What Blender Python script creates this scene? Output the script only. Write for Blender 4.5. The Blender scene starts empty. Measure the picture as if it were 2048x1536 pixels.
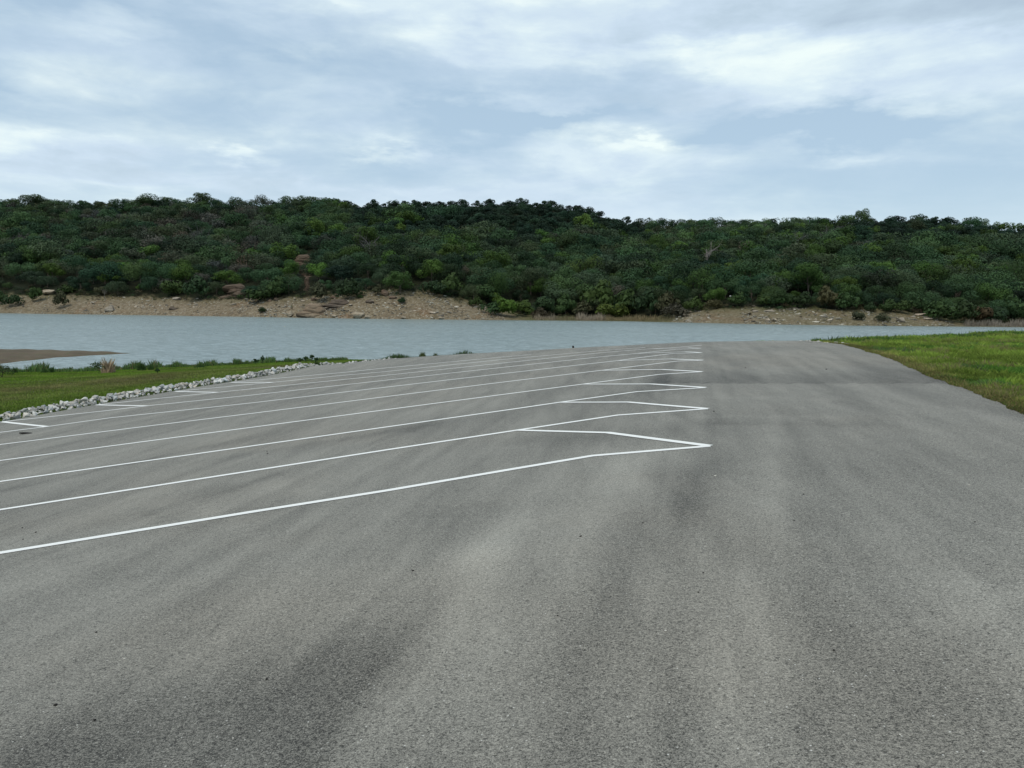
import bpy, math, random
import numpy as np
from mathutils import Matrix, Vector
RAD = math.radians
sc = bpy.context.scene
COL = sc.collection

# ------------------------------------------------------------------ camera
S = 1.12                       # metres per survey unit
CAMZ = 1.6 * S
F = 1538.0                     # focal length in photograph pixels (2048 wide)
PITCH = math.atan((768 - 610) / F)
ROLL = 0.009
fw = np.array([0, math.cos(PITCH), -math.sin(PITCH)])
r0 = np.array([1, 0, 0.]); u0 = np.cross(r0, fw)
rr = r0 * math.cos(ROLL) + u0 * math.sin(ROLL)
uu = -r0 * math.sin(ROLL) + u0 * math.cos(ROLL)
cam = bpy.data.cameras.new('camera'); camo = bpy.data.objects.new('camera', cam); COL.objects.link(camo)
camo.matrix_world = Matrix(((rr[0], uu[0], -fw[0], 0), (rr[1], uu[1], -fw[1], 0), (rr[2], uu[2], -fw[2], CAMZ), (0, 0, 0, 1)))
cam.sensor_width = 36.0; cam.lens = F / 2048 * 36; cam.clip_start = 0.1; cam.clip_end = 6000
sc.camera = camo

# ------------------------------------------------------------------ world / sun / exposure
SUN_EL, SUN_AZ = RAD(58), RAD(205)      # azimuth from +Y, clockwise
sc.view_settings.view_transform = 'Standard'; sc.view_settings.look = 'None'
sc.view_settings.exposure = 0.25; sc.view_settings.gamma = 1.0; sc.view_settings.use_curve_mapping = False
world = bpy.data.worlds.new('World'); sc.world = world; world.use_nodes = True

class NT:
    def __init__(s, tree): s.t = tree; s.n = tree.nodes; s.l = tree.links
    def new(s, typ, **kw):
        n = s.n.new(typ)
        for k, v in kw.items(): setattr(n, k, v)
        return n
    def link(s, a, b): s.l.new(a, b)
    def put(s, sock, v):
        if isinstance(v, bpy.types.NodeSocket): s.link(v, sock)
        elif v is not None: sock.default_value = v
    def math(s, op, a, b=None, c=None, clamp=False):
        n = s.new('ShaderNodeMath', operation=op, use_clamp=clamp)
        s.put(n.inputs[0], a)
        if b is not None: s.put(n.inputs[1], b)
        if c is not None: s.put(n.inputs[2], c)
        return n.outputs[0]
    def vmath(s, op, a, b=None):
        n = s.new('ShaderNodeVectorMath', operation=op)
        s.put(n.inputs[0], a)
        if b is not None: s.put(n.inputs[1], b)
        return n.outputs[0]
    def mix(s, fac, a, b, blend='MIX'):
        n = s.new('ShaderNodeMix', data_type='RGBA', blend_type=blend)
        s.put(n.inputs[0], fac); s.put(n.inputs[6], a); s.put(n.inputs[7], b)
        return n.outputs[2]
    def noise(s, vec, scale, detail=4, rough=.55, dist=0.0, w=None):
        n = s.new('ShaderNodeTexNoise')
        if w is not None: n.noise_dimensions = '4D'; n.inputs['W'].default_value = w
        if vec is not None: s.put(n.inputs['Vector'], vec)
        n.inputs['Scale'].default_value = scale; n.inputs['Detail'].default_value = detail
        n.inputs['Roughness'].default_value = rough; n.inputs['Distortion'].default_value = dist
        return n.outputs[0]
    def voronoi(s, vec, scale, out=0, feature='F1'):
        n = s.new('ShaderNodeTexVoronoi', feature=feature)
        if vec is not None: s.put(n.inputs['Vector'], vec)
        n.inputs['Scale'].default_value = scale
        return n.outputs[out]
    def ramp(s, fac, stops, interp='LINEAR'):
        n = s.new('ShaderNodeValToRGB'); n.color_ramp.interpolation = interp
        e = n.color_ramp.elements
        while len(e) < len(stops): e.new(.5)
        for el, (p, c) in zip(e, stops):
            el.position = p; el.color = (c, c, c, 1) if isinstance(c, (int, float)) else (*c, 1)
        s.put(n.inputs[0], fac)
        return n.outputs[0]
    def mapping(s, vec, scale=(1, 1, 1), rot=(0, 0, 0), loc=(0, 0, 0)):
        n = s.new('ShaderNodeMapping'); s.put(n.inputs[0], vec)
        n.inputs['Scale'].default_value = scale; n.inputs['Rotation'].default_value = rot; n.inputs['Location'].default_value = loc
        return n.outputs[0]
    def maprange(s, v, a, b, c=0., d=1., smooth=True):
        n = s.new('ShaderNodeMapRange', interpolation_type='SMOOTHSTEP' if smooth else 'LINEAR')
        s.put(n.inputs[0], v)
        for i, x in enumerate((a, b, c, d)): n.inputs[i + 1].default_value = x
        return n.outputs[0]

def rgb(c): return (*c, 1)

def build_world():
    t = NT(world.node_tree); t.n.clear()
    out = t.new('ShaderNodeOutputWorld'); bg = t.new('ShaderNodeBackground')
    sky = t.new('ShaderNodeTexSky', sky_type='NISHITA'); sky.sun_disc = False
    sky.sun_elevation = SUN_EL; sky.sun_rotation = SUN_AZ
    sky.altitude = 200; sky.air_density = 1.0; sky.dust_density = 1.5
    tc = t.new('ShaderNodeTexCoord').outputs['Generated']
    sep = t.new('ShaderNodeSeparateXYZ'); t.link(tc, sep.inputs[0])
    x, y, z = sep.outputs
    zz = t.math('MAXIMUM', z, 0.0)
    den = t.math('ADD', zz, 0.10)
    px = t.math('DIVIDE', x, den); py = t.math('DIVIDE', y, den)
    cmb = t.new('ShaderNodeCombineXYZ'); t.link(px, cmb.inputs[0]); t.link(py, cmb.inputs[1])
    P = cmb.outputs[0]
    # elevation / azimuth coordinates for the few clouds that have a place of their own
    az = t.math('ARCTAN2', x, y)
    hor = t.math('SQRT', t.math('ADD', t.math('MULTIPLY', x, x), t.math('MULTIPLY', y, y)))
    el = t.math('ARCTAN2', z, hor)
    ae = t.new('ShaderNodeCombineXYZ'); t.link(az, ae.inputs[0]); t.link(el, ae.inputs[1]); AE = ae.outputs[0]
    wob = t.noise(t.mapping(AE, (5, 14, 1)), 1.6, 5, .6)
    wob2 = t.noise(t.mapping(AE, (5, 14, 1), loc=(7, 3, 0)), 1.6, 5, .6)
    azw = t.math('ADD', az, t.math('MULTIPLY', t.math('SUBTRACT', wob, .5), .22))
    elw = t.math('ADD', el, t.math('MULTIPLY', t.math('SUBTRACT', wob2, .5), .10))
    def blobs(lst):
        tot = None
        for (bx, by, sx, sy, amp) in lst:
            a0 = math.atan((bx - 1024) / F); e0 = math.atan((601 + .009 * bx - by) / F * math.cos(a0))
            dx = t.math('DIVIDE', t.math('SUBTRACT', azw, a0), sx / F)
            dy = t.math('DIVIDE', t.math('SUBTRACT', elw, e0), sy / F)
            d2 = t.math('ADD', t.math('MULTIPLY', dx, dx), t.math('MULTIPLY', dy, dy))
            g = t.math('MULTIPLY', t.math('EXPONENT', t.math('MULTIPLY', d2, -1.)), amp)
            tot = g if tot is None else t.math('ADD', tot, g)
        return tot
    # (px, py, half width, half height, amount)
    lo = blobs([(1560, 55, 520, 46, .85), (2010, 60, 170, 75, .9), (980, 55, 150, 26, .5), (1250, 345, 140, 22, .42),
                (250, 350, 260, 22, .45), (1400, 85, 200, 20, .5), (640, 385, 300, 14, .2), (1750, 200, 260, 22, .3), (1350, 210, 260, 18, .2)])
    hi = blobs([(1860, 110, 150, 26, .7), (1330, 135, 300, 34, .6), (1000, 20, 260, 24, .4), (860, 110, 200, 34, .5), (270, 80, 80, 22, .6),
                (1290, 298, 85, 12, .6), (1690, 325, 90, 20, .7), (480, 318, 60, 20, .9), (90, 300, 130, 22, .6), (790, 322, 90, 14, .5),
                (60, 8, 80, 10, .5), (1130, 330, 80, 20, .35), (1640, 160, 90, 30, .6), (600, 8, 200, 14, .4), (800, 392, 900, 16, .25)])
    blue = blobs([(1580, 262, 220, 30, .9), (960, 245, 330, 32, .8), (380, 90, 330, 40, .5), (1160, 238, 140, 16, .4), (30, 120, 120, 40, .5), (880, 290, 120, 24, .6)])
    n1 = t.noise(t.mapping(AE, (2.2, 9.5, 1), loc=(1.3, 2.2, 0)), 1.0, 7, .55, .35)
    n2 = t.noise(t.mapping(AE, (2.6, 12., 1), loc=(4, 8, 0)), 1.2, 7, .56, .3)
    fine = t.noise(t.mapping(AE, (7, 17, 1)), 1.5, 8, .60, .5)
    cover = t.math('ADD', t.maprange(n1, .30, .66), t.math('MULTIPLY', t.math('SUBTRACT', fine, .5), .55))
    cover = t.math('ADD', cover, t.math('SUBTRACT', t.math('ADD', lo, t.math('MULTIPLY', hi, .8)), blue), clamp=True)
    cover = t.math('MULTIPLY', cover, .80)
    nish = t.vmath('SCALE', sky.outputs[0]); nish.node.inputs[3].default_value = 0.078
    sky_b = t.mix(.62, nish, rgb((.50, .67, .90)))            # thin veil of high cloud over the blue
    sh = t.math('ADD', t.math('ADD', t.maprange(n2, .35, .68), t.math('MULTIPLY', t.math('SUBTRACT', fine, .5), 1.5)),
                t.math('SUBTRACT', t.math('MULTIPLY', hi, .70), t.math('MULTIPLY', lo, .95)))
    cl = t.ramp(t.math('ADD', t.math('MULTIPLY', sh, .40), .45), [(0.0, (.39, .49, .64)), (.26, (.47, .585, .74)), (.50, (.56, .68, .86)), (.76, (.68, .80, .92)), (1.0, (.84, .94, .98))])
    col = t.mix(cover, sky_b, cl)
    hz = t.maprange(z, 0.0, 0.17, .45, 0.)
    col = t.mix(hz, col, rgb((.68, .82, .94)))
    below = t.maprange(z, -.02, 0., 0., 1.)
    col = t.mix(below, rgb((.10, .11, .10)), col)
    tn = t.vmath('MULTIPLY', col, (.945, .935, .86)); t.link(tn, bg.inputs[0]); bg.inputs[1].default_value = 1.04
    t.link(bg.outputs[0], out.inputs[0])
build_world()

sun = bpy.data.lights.new('sun', 'SUN'); suno = bpy.data.objects.new('sun', sun); COL.objects.link(suno)
sun.energy = 1.5; sun.angle = RAD(12); sun.color = (1, .90, .76)
sd = Vector((math.sin(SUN_AZ) * math.cos(SUN_EL), math.cos(SUN_AZ) * math.cos(SUN_EL), math.sin(SUN_EL)))
suno.rotation_euler = sd.to_track_quat('Z', 'Y').to_euler()

# ------------------------------------------------------------------ helpers
rng = np.random.default_rng(7)
def tag(o, label=None, cat=None, group=None, kind=None):
    if label: o['label'] = label
    if cat: o['category'] = cat
    if group: o['group'] = group
    if kind: o['kind'] = kind
    return o
def mesh(name, V, Fc, mat, smooth=False, attrs=None):
    """V (n,3); Fc (m,k) array (k = 3 or 4) or list of arrays"""
    V = np.asarray(V, dtype=np.float32); m = bpy.data.meshes.new(name)
    Fs = Fc if isinstance(Fc, list) else [Fc]
    Fs = [np.asarray(f, dtype=np.int32) for f in Fs if len(f)]
    loops = np.concatenate([f.ravel() for f in Fs]); sizes = np.concatenate([np.full(len(f), f.shape[1], np.int32) for f in Fs])
    m.vertices.add(len(V)); m.vertices.foreach_set('co', V.ravel())
    m.loops.add(len(loops)); m.loops.foreach_set('vertex_index', loops)
    m.polygons.add(len(sizes)); st = np.concatenate([[0], np.cumsum(sizes)[:-1]]).astype(np.int32)
    m.polygons.foreach_set('loop_start', st)
    if smooth: m.polygons.foreach_set('use_smooth', np.ones(len(sizes), bool))
    m.update(calc_edges=True); m.validate()
    for k, a in (attrs or {}).items():
        a = np.asarray(a, np.float32)
        if a.ndim == 1:
            at = m.attributes.new(k, 'FLOAT', 'POINT'); at.data.foreach_set('value', a)
        else:
            at = m.attributes.new(k, 'FLOAT_COLOR', 'POINT')
            at.data.foreach_set('color', np.concatenate([a, np.ones((len(a), 1), np.float32)], 1).ravel())
    m.materials.append(mat)
    return m
def obj(name, me, parent=None, loc=None, rot=None, scale=None):
    o = bpy.data.objects.new(name, me); COL.objects.link(o)
    if parent is not None: o.parent = parent
    if loc is not None: o.location = loc
    if rot is not None: o.rotation_euler = rot
    if scale is not None: o.scale = scale
    return o

# ------------------------------------------------------------------ survey of the lot
PC = np.array([1.975012240992234, -0.7550757561377618, 0.022837404591386907, 0.4216997316761057, 0.3840076598463858, -0.0932448216260544, 0.016439255033581866, -0.7884357396341455, 0.04031492014560844, -0.06909097541325931, 0.26673943426287955])
def poly(X, Y):
    X = np.asarray(X, float) / S / 20; Y = np.asarray(Y, float) / S / 20
    return S * (PC[0]*X + PC[1]*Y + PC[2]*X*X + PC[3]*X*Y + PC[4]*Y*Y + PC[5]*X**3 + PC[6]*X*X*Y + PC[7]*X*Y*Y + PC[8]*Y**3 + PC[9]*Y**4 + PC[10]*X*Y**3)
def ray(x, y): return fw + rr * (x - 1024) / F - uu * (y - 768) / F
def proj(P):
    q = np.atleast_2d(P) - np.array([0, 0, CAMZ]); d = q @ fw
    return np.stack([1024 + F * (q @ rr) / d, 768 - F * (q @ uu) / d, d], -1)
def hit(x, y, fn=poly, tmax=75.):
    """where the sight line of a survey mark meets the ground; at the brow the nearest approach"""
    d = ray(x, y); ts = np.linspace(2.5, tmax, 4000); P = d[None] * ts[:, None] + np.array([0, 0, CAMZ])
    g = P[:, 2] - fn(P[:, 0], P[:, 1]); i = int(np.argmax(g < 0))
    if g[i] >= 0:
        gg = np.where(ts < 58, g / ts, 9); i = int(np.argmin(gg)); p = P[i].copy(); p[2] = fn(p[0], p[1]); return p
    a, b = ts[i-1], ts[i]; tt = a + (b - a) * g[i-1] / (g[i-1] - g[i])
    return d * tt + np.array([0, 0, CAMZ])
PH = 0.23366
U = np.array([math.sin(PH), math.cos(PH)]); N = np.array([math.cos(PH), -math.sin(PH)])   # along / across the aisle
ZW = CAMZ - 5.3                                                                            # water level
def at_edge(x, y, D):                                                                      # far edge mark at a measured distance
    d = ray(x, y); return (d * (D / d[1]))[:2]
left_px = [(0, 844), (58, 833.5), (110, 824), (190, 809.5), (249, 799), (300, 790), (400, 773), (500, 757.5), (575, 746), (640, 736)]
L2d = [hit(*p)[:2] for p in left_px]
far_px = [(700, 725.5, 38.5), (760, 719.5, 41), (820, 714.5, 43), (900, 709.5, 43.5), (1000, 704.5, 43.), (1080, 700, 42.), (1150, 696.5, 41), (1250, 690, 38.5), (1400, 683.5, 36.5), (1500, 682, 34.), (1607, 681.5, 31.5)]
FAR2d = [at_edge(x, y, D) for x, y, D in far_px]
right_px = [(1660, 683.), (1687, 687), (1714, 695), (1741, 703), (1789, 717.6), (1842, 743), (1901, 765.8), (1939, 776.5), (1995, 800.5), (2046, 822)]
R2d = [hit(*p)[:2] for p in right_px]
far_z = [CAMZ + ray(x, y)[2] * D / ray(x, y)[1] for x, y, D in far_px]
startL = L2d[0] - (L2d[3] - L2d[0]) / np.hypot(*(L2d[3] - L2d[0])) * 34; startR = R2d[-1] - U * 26
lot = np.array([startL] + L2d + FAR2d + R2d + [startR])
# correction sheet so the surface passes through the surveyed far edge heights
FE = np.array(FAR2d); FDZ = np.array(far_z) - poly(FE[:, 0], FE[:, 1])
LE = np.array(L2d + R2d); EP = np.concatenate([FE, LE]); EZ = np.concatenate([FDZ, np.zeros(len(LE))])
def lotz(X, Y):
    X = np.asarray(X, float); Y = np.asarray(Y, float); sh = X.shape; X = X.ravel(); Y = Y.ravel()
    Yc = np.clip(Y, -6, 60); Xc = np.clip(X, -34, 18)
    z = poly(Xc, Yc)
    d2 = (X[:, None] - FE[:, 0]) ** 2 + (Y[:, None] - FE[:, 1]) ** 2
    w = np.exp(-d2 / (2 * 2.6 ** 2)) ; wsum = w.sum(1)
    k = np.minimum(wsum, 1.0) / np.maximum(wsum, 1e-9)
    z = z + (w * FDZ).sum(1) * k
    return z.reshape(sh)
def poly_dist(P, Q, closed=True):
    """distance from points P (n,2) to polyline Q, and the nearest point"""
    best = np.full(len(P), 1e9); near = np.zeros_like(P)
    m = len(Q) if closed else len(Q) - 1
    for i in range(m):
        a = Q[i]; b = Q[(i+1) % len(Q)]; ab = b - a
        t = np.clip(((P - a) @ ab) / (ab @ ab), 0, 1)[:, None]; c = a + t * ab
        d = np.hypot(*(P - c).T); s = d < best; best[s] = d[s]; near[s] = c[s]
    return best, near
def inside(P, Q):
    r = np.zeros(len(P), bool); j = len(Q) - 1
    for i in range(len(Q)):
        xi, yi = Q[i]; xj, yj = Q[j]
        c = ((yi > P[:, 1]) != (yj > P[:, 1])) & (P[:, 0] < (xj - xi) * (P[:, 1] - yi) / (yj - yi + 1e-12) + xi); r ^= c; j = i
    return r
# near shoreline of the lake, from left to right, closed behind the camera
def on_water(x, y): d = ray(x, y); t = (ZW - CAMZ) / d[2]; return (d * t)[:2]
shore = np.array([(-260, 40), (-120, 52), on_water(-300, 752), on_water(-60, 745), on_water(80, 741), on_water(180, 741), on_water(300, 735), on_water(420, 731), on_water(520, 725), on_water(620, 722),
                  (-16, 73), (-8, 72), (2, 70), (12, 72), (24, 80), (45, 90), (90, 100), (300, 110), (300, -200), (-260, -200)])
crest_px = [(1607, 681.5, 32), (1640, 677, 33), (1700, 674, 35), (1800, 670, 37), (1900, 666.5, 39), (2000, 661.5, 41), (2100, 657, 43), (2400, 645, 48)]
crest = np.array([[*at_edge(x, y, D), CAMZ + ray(x, y)[2] * D / ray(x, y)[1]] for x, y, D in crest_px])
rightland = np.concatenate([crest[:, :2], [[120, 60], [120, -80], [20, -80], startR], R2d[::-1]])
def groundz(X, Y):
    """lawns, banks and lake bed: joins the lot edge and runs down to the shoreline"""
    X = np.asarray(X, float); Y = np.asarray(Y, float); sh = X.shape; P = np.stack([X.ravel(), Y.ravel()], -1)
    dl, nl = poly_dist(P, lot); inl = inside(P, lot)
    ds, _ = poly_dist(P, shore); ins = inside(P, shore)
    base = lotz(nl[:, 0], nl[:, 1])
    # right lawn: gentle plateau up to its crest
    cd, cn = poly_dist(P, crest[:, :2], closed=False)
    cz = np.interp(cn[:, 0], crest[:, 0], crest[:, 2]) - .12
    inr = inside(P, rightland)
    w = dl / (dl + cd + 1e-6); zr = base * (1 - w) + cz * w - .03 * np.minimum(dl, 1) + .0
    # general land
    dr, nr = poly_dist(P, rightland)
    zr_edge = np.where(inr, zr, cz)
    dp = np.minimum(dl, dr); useR = dr < dl
    b2 = np.where(useR, cz, base)
    tt = dp / (dp + ds + 1e-6)
    zl = b2 + (ZW - .03 - b2) * (tt ** .85)
    z = np.where(inr, zr, zl)
    z = np.where(ins, z, ZW - .03 - np.minimum(.07 * ds, 3.0))
    z = np.where(inl, lotz(P[:, 0], P[:, 1]) - .09, z - .05 * np.exp(-dl / .25) - .015)
    return z.reshape(sh)

def tex_co(t, which='Object'): return t.new('ShaderNodeTexCoord').outputs[which]
def new_mat(name):
    m = bpy.data.materials.new(name); m.use_nodes = True; t = NT(m.node_tree)
    b = t.n['Principled BSDF']; return m, t, b

# ------------------------------------------------------------------ materials
def mat_asphalt():
    m, t, b = new_mat('asphalt')
    P = tex_co(t); al = t.mapping(P, rot=(0, 0, PH))                       # y now runs along the aisle
    stain = t.new('ShaderNodeAttribute', attribute_name='stain').outputs['Fac']
    broad = t.noise(P, .22, 5, .55, .3)
    streak = t.noise(t.mapping(al, (1.1, .09, 1)), 1.0, 4, .5, .25)
    diag = t.noise(t.mapping(P, (1.3, .12, 1), rot=(0, 0, 1.15)), 1.0, 5, .55, .5)
    patch = t.noise(P, 1.1, 6, .6, .2)
    tyre = t.noise(t.mapping(al, (3.4, .11, 1), loc=(3, 1, 0)), 1.0, 4, .58, .2)
    tyre2 = t.noise(t.mapping(P, (2.4, .16, 1), rot=(0, 0, .78)), 1.0, 4, .55, .6)
    v = t.math('ADD', t.math('MULTIPLY', t.math('SUBTRACT', broad, .5), .38), t.math('MULTIPLY', t.math('SUBTRACT', streak, .5), .62))
    v = t.math('ADD', v, t.math('MULTIPLY', t.math('SUBTRACT', diag, .5), .55))
    v = t.math('ADD', v, t.math('MULTIPLY', t.math('SUBTRACT', patch, .5), .26))
    v = t.math('ADD', v, t.math('ADD', t.math('MULTIPLY', t.math('SUBTRACT', tyre, .5), .55), t.math('MULTIPLY', t.math('SUBTRACT', tyre2, .5), .42)))
    v = t.math('ADD', v, t.math('MULTIPLY', stain, 1.25))
    g1 = t.noise(P, 95, 3, .75); g2 = t.noise(P, 42, 2, .6); g3 = t.noise(P, 190, 1, .5)
    vor = t.new('ShaderNodeTexVoronoi'); t.put(vor.inputs['Vector'], P); vor.inputs['Scale'].default_value = 85
    cellv = t.new('ShaderNodeSeparateColor'); t.link(vor.outputs['Color'], cellv.inputs[0])
    grain = t.math('ADD', t.math('MULTIPLY', t.math('SUBTRACT', g1, .5), 2.9), t.math('MULTIPLY', t.math('SUBTRACT', g2, .5), .7))
    grain = t.math('ADD', grain, t.math('MULTIPLY', t.math('SUBTRACT', cellv.outputs[0], .5), .45))
    grain = t.math('ADD', grain, t.math('MULTIPLY', t.math('SUBTRACT', g3, .5), 1.4))
    # open pits left by the paver, drawn out a little along its path
    pit = t.noise(t.mapping(al, (1.0, 1.4, 1)), 44, 3, .65, .6)
    pitm = t.maprange(pit, .59, .66, 0, .66)
    white = t.math('MULTIPLY', t.maprange(cellv.outputs[1], .985, .995, 0, 1), t.maprange(vor.outputs['Distance'], .25, .45, 1, 0))
    k = t.math('ADD', 1.0, t.math('ADD', v, grain))
    k = t.math('MULTIPLY', k, t.math('SUBTRACT', 1.0, pitm))
    base = t.vmath('SCALE', rgb((.192, .188, .178))[:3]); base.node.inputs[0].default_value = (.200, .193, .168); t.link(t.math('MAXIMUM', k, .12), base.node.inputs[3])
    dust = t.mix(t.maprange(t.noise(P, .16, 4, .6, w=3.) if False else t.noise(t.mapping(P, loc=(13, 5, 0)), .16, 4, .6), .45, .7, 0, .35), base, t.mix(1., base, rgb((1.08, 1.0, .93)), 'MULTIPLY'))
    col = t.mix(white, dust, rgb((.55, .54, .50)))
    t.link(col, b.inputs['Base Color']); b.inputs['Roughness'].default_value = .80; b.inputs['Specular IOR Level'].default_value = .36
    bump = t.new('ShaderNodeBump'); bump.inputs['Strength'].default_value = .55; bump.inputs['Distance'].default_value = .006
    t.link(t.math('SUBTRACT', t.math('ADD', g1, t.math('MULTIPLY', vor.outputs['Distance'], .5)), t.math('MULTIPLY', pitm, 1.2)), bump.inputs['Height'])
    t.link(bump.outputs[0], b.inputs['Normal'])
    return m
def mat_paint():
    m, t, b = new_mat('road_paint')
    P = tex_co(t); n = t.noise(P, 60, 3, .7); n2 = t.noise(P, 3, 4, .6)
    wear = t.math('MULTIPLY', t.maprange(n, .60, .75, 0, .55), t.maprange(n2, .3, .65, .25, 1))
    c = t.mix(wear, t.mix(n2, rgb((.76, .76, .73)), rgb((.84, .84, .81))), rgb((.24, .235, .225)))
    t.link(c, b.inputs['Base Color']); b.inputs['Roughness'].default_value = .6
    return m
def mat_ground():
    m, t, b = new_mat('lawn_soil')
    P = tex_co(t); big = t.noise(P, .16, 4, .6, .4); mid = t.noise(P, 1.3, 5, .65); fi = t.noise(P, 28, 3, .7)
    brown = t.new('ShaderNodeAttribute', attribute_name='dry').outputs['Fac']
    g = t.mix(mid, rgb((.045, .085, .012)), rgb((.095, .140, .022)))
    g = t.mix(t.maprange(big, .4, .62, 0, .7), g, rgb((.085, .105, .028)))
    d = t.mix(mid, rgb((.085, .075, .034)), rgb((.150, .125, .062)))
    k = t.math('ADD', brown, t.math('MULTIPLY', t.math('SUBTRACT', mid, .5), .9), clamp=True)
    c = t.mix(k, g, d); c = t.mix(t.maprange(fi, .3, .7, .0, .55), c, t.mix(1., c, rgb((.45, .45, .45)), 'MULTIPLY'))
    t.link(c, b.inputs['Base Color']); b.inputs['Roughness'].default_value = .95; b.inputs['Specular IOR Level'].default_value = .15
    bp = t.new('ShaderNodeBump'); bp.inputs['Strength'].default_value = .9; bp.inputs['Distance'].default_value = .05
    t.link(t.math('ADD', fi, mid), bp.inputs['Height']); t.link(bp.outputs[0], b.inputs['Normal'])
    return m
def mat_attr(name, rough=.8, spec=.2, trans=0.0, nscale=1.5, amt=.5, objcol=False):
    """leaf / blade / stone surface: colour from the object or from each plant's own tint, varied by noise"""
    m, t, b = new_mat(name)
    if objcol: c0 = t.new('ShaderNodeObjectInfo').outputs['Color']
    else: c0 = t.new('ShaderNodeAttribute', attribute_name='tint').outputs['Color']
    P = tex_co(t); n = t.noise(P, nscale, 3, .6)
    k = t.maprange(n, .3, .7, 1 - amt, 1 + amt, False)
    sc_ = t.vmath('SCALE', c0); t.link(k, sc_.node.inputs[3])
    t.link(sc_, b.inputs['Base Color']); b.inputs['Roughness'].default_value = rough; b.inputs['Specular IOR Level'].default_value = spec
    if trans:
        tr = t.new('ShaderNodeBsdfTranslucent'); t.link(sc_, tr.inputs[0]); mx = t.new('ShaderNodeMixShader'); mx.inputs[0].default_value = trans
        t.link(b.outputs[0], mx.inputs[1]); t.link(tr.outputs[0], mx.inputs[2]); t.link(mx.outputs[0], t.n['Material Output'].inputs[0])
    return m
def mat_stone(name, c1, c2, c3, sc1=2.5, objcol=False, strata=False, bump=.6, dist=.05):
    m, t, b = new_mat(name)
    P = tex_co(t); n = t.noise(P, sc1, 5, .6, .3); f = t.noise(P, sc1 * 7, 4, .7)
    c = t.mix(t.maprange(n, .32, .66), rgb(c1), rgb(c2)); c = t.mix(t.maprange(f, .5, .72, 0, .8), c, rgb(c3))
    if strata:
        s_ = t.noise(t.mapping(P, (.25, .25, 3.2)), 1.6, 4, .7)
        c = t.mix(t.maprange(s_, .50, .60, 0, .85), c, rgb(tuple(x * .35 for x in c1)))
    if objcol: c = t.mix(1., c, t.new('ShaderNodeObjectInfo').outputs['Color'], 'MULTIPLY')
    t.link(c, b.inputs['Base Color']); b.inputs['Roughness'].default_value = .9; b.inputs['Specular IOR Level'].default_value = .2
    bp = t.new('ShaderNodeBump'); bp.inputs['Strength'].default_value = bump; bp.inputs['Distance'].default_value = dist
    t.link(t.math('ADD', f, n), bp.inputs['Height']); t.link(bp.outputs[0], b.inputs['Normal'])
    return m
def mat_water():
    m, t, b = new_mat('lake_water')
    P = tex_co(t)
    def nv(scale, mp, rot, k, det):
        n = t.new('ShaderNodeTexNoise'); t.link(t.mapping(P, mp, rot=(0, 0, rot)), n.inputs['Vector']); n.inputs['Scale'].default_value = scale
        n.inputs['Detail'].default_value = det; n.inputs['Roughness'].default_value = .6; n.inputs['Distortion'].default_value = .3
        v = t.vmath('SUBTRACT', n.outputs['Color'], (.5, .5, .5)); v2 = t.vmath('MULTIPLY', v, (k * .6, k, 0)); return v2
    sw = t.noise(t.mapping(P, (.03, .11, 1)), 1.0, 4, .55)                    # gust patches
    nn = t.vmath('ADD', nv(1.6, (.42, .85, 1), .12, .80, 4), nv(5.0, (.6, 1.0, 1), -.2, .65, 3))
    g_ = t.vmath('SCALE', nn); t.link(t.maprange(sw, .3, .7, .75, 1.1), g_.node.inputs[3])
    nrm = t.vmath('NORMALIZE', t.vmath('ADD', g_, (0, -.02, 1.0))); t.link(nrm, b.inputs['Normal'])
    c = t.mix(sw, rgb((.19, .245, .245)), rgb((.24, .295, .29)))
    t.link(c, b.inputs['Base Color']); b.inputs['Roughness'].default_value = .26; b.inputs['IOR'].default_value = 1.33
    return m
def mat_hill():
    m, t, b = new_mat('wooded_hill_soil')
    P = tex_co(t); n = t.noise(P, .12, 5, .65, .3); f = t.noise(P, 1.1, 5, .7)
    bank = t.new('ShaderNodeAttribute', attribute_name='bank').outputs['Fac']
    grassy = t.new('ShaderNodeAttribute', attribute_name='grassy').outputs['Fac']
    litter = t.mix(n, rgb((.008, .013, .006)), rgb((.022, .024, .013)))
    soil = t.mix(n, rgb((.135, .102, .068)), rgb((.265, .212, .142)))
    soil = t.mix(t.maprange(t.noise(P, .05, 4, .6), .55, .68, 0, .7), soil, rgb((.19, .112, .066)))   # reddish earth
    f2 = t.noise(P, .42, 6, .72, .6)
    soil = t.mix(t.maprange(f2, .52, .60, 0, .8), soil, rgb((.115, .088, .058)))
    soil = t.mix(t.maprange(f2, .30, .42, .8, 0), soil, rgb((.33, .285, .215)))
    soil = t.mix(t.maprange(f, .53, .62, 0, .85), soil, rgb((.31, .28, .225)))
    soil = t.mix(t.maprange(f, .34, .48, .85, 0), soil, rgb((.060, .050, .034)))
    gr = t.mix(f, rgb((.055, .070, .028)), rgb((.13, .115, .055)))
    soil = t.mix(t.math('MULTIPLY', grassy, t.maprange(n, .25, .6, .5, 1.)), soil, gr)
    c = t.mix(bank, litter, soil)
    t.link(c, b.inputs['Base Color']); b.inputs['Roughness'].default_value = .95; b.inputs['Specular IOR Level'].default_value = .1
    bp = t.new('ShaderNodeBump'); bp.inputs['Strength'].default_value = 1.; bp.inputs['Distance'].default_value = .5
    t.link(f, bp.inputs['Height']); t.link(bp.outputs[0], b.inputs['Normal'])
    return m
M_ASPH, M_PAINT, M_GROUND, M_WATER, M_HILL = mat_asphalt(), mat_paint(), mat_ground(), mat_water(), mat_hill()
M_LEAF = mat_attr('foliage', .7, .15, .12, .6, .22, objcol=True)
M_LEAFT = mat_attr('foliage_massed', .7, .15, .12, .3, .22)
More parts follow.
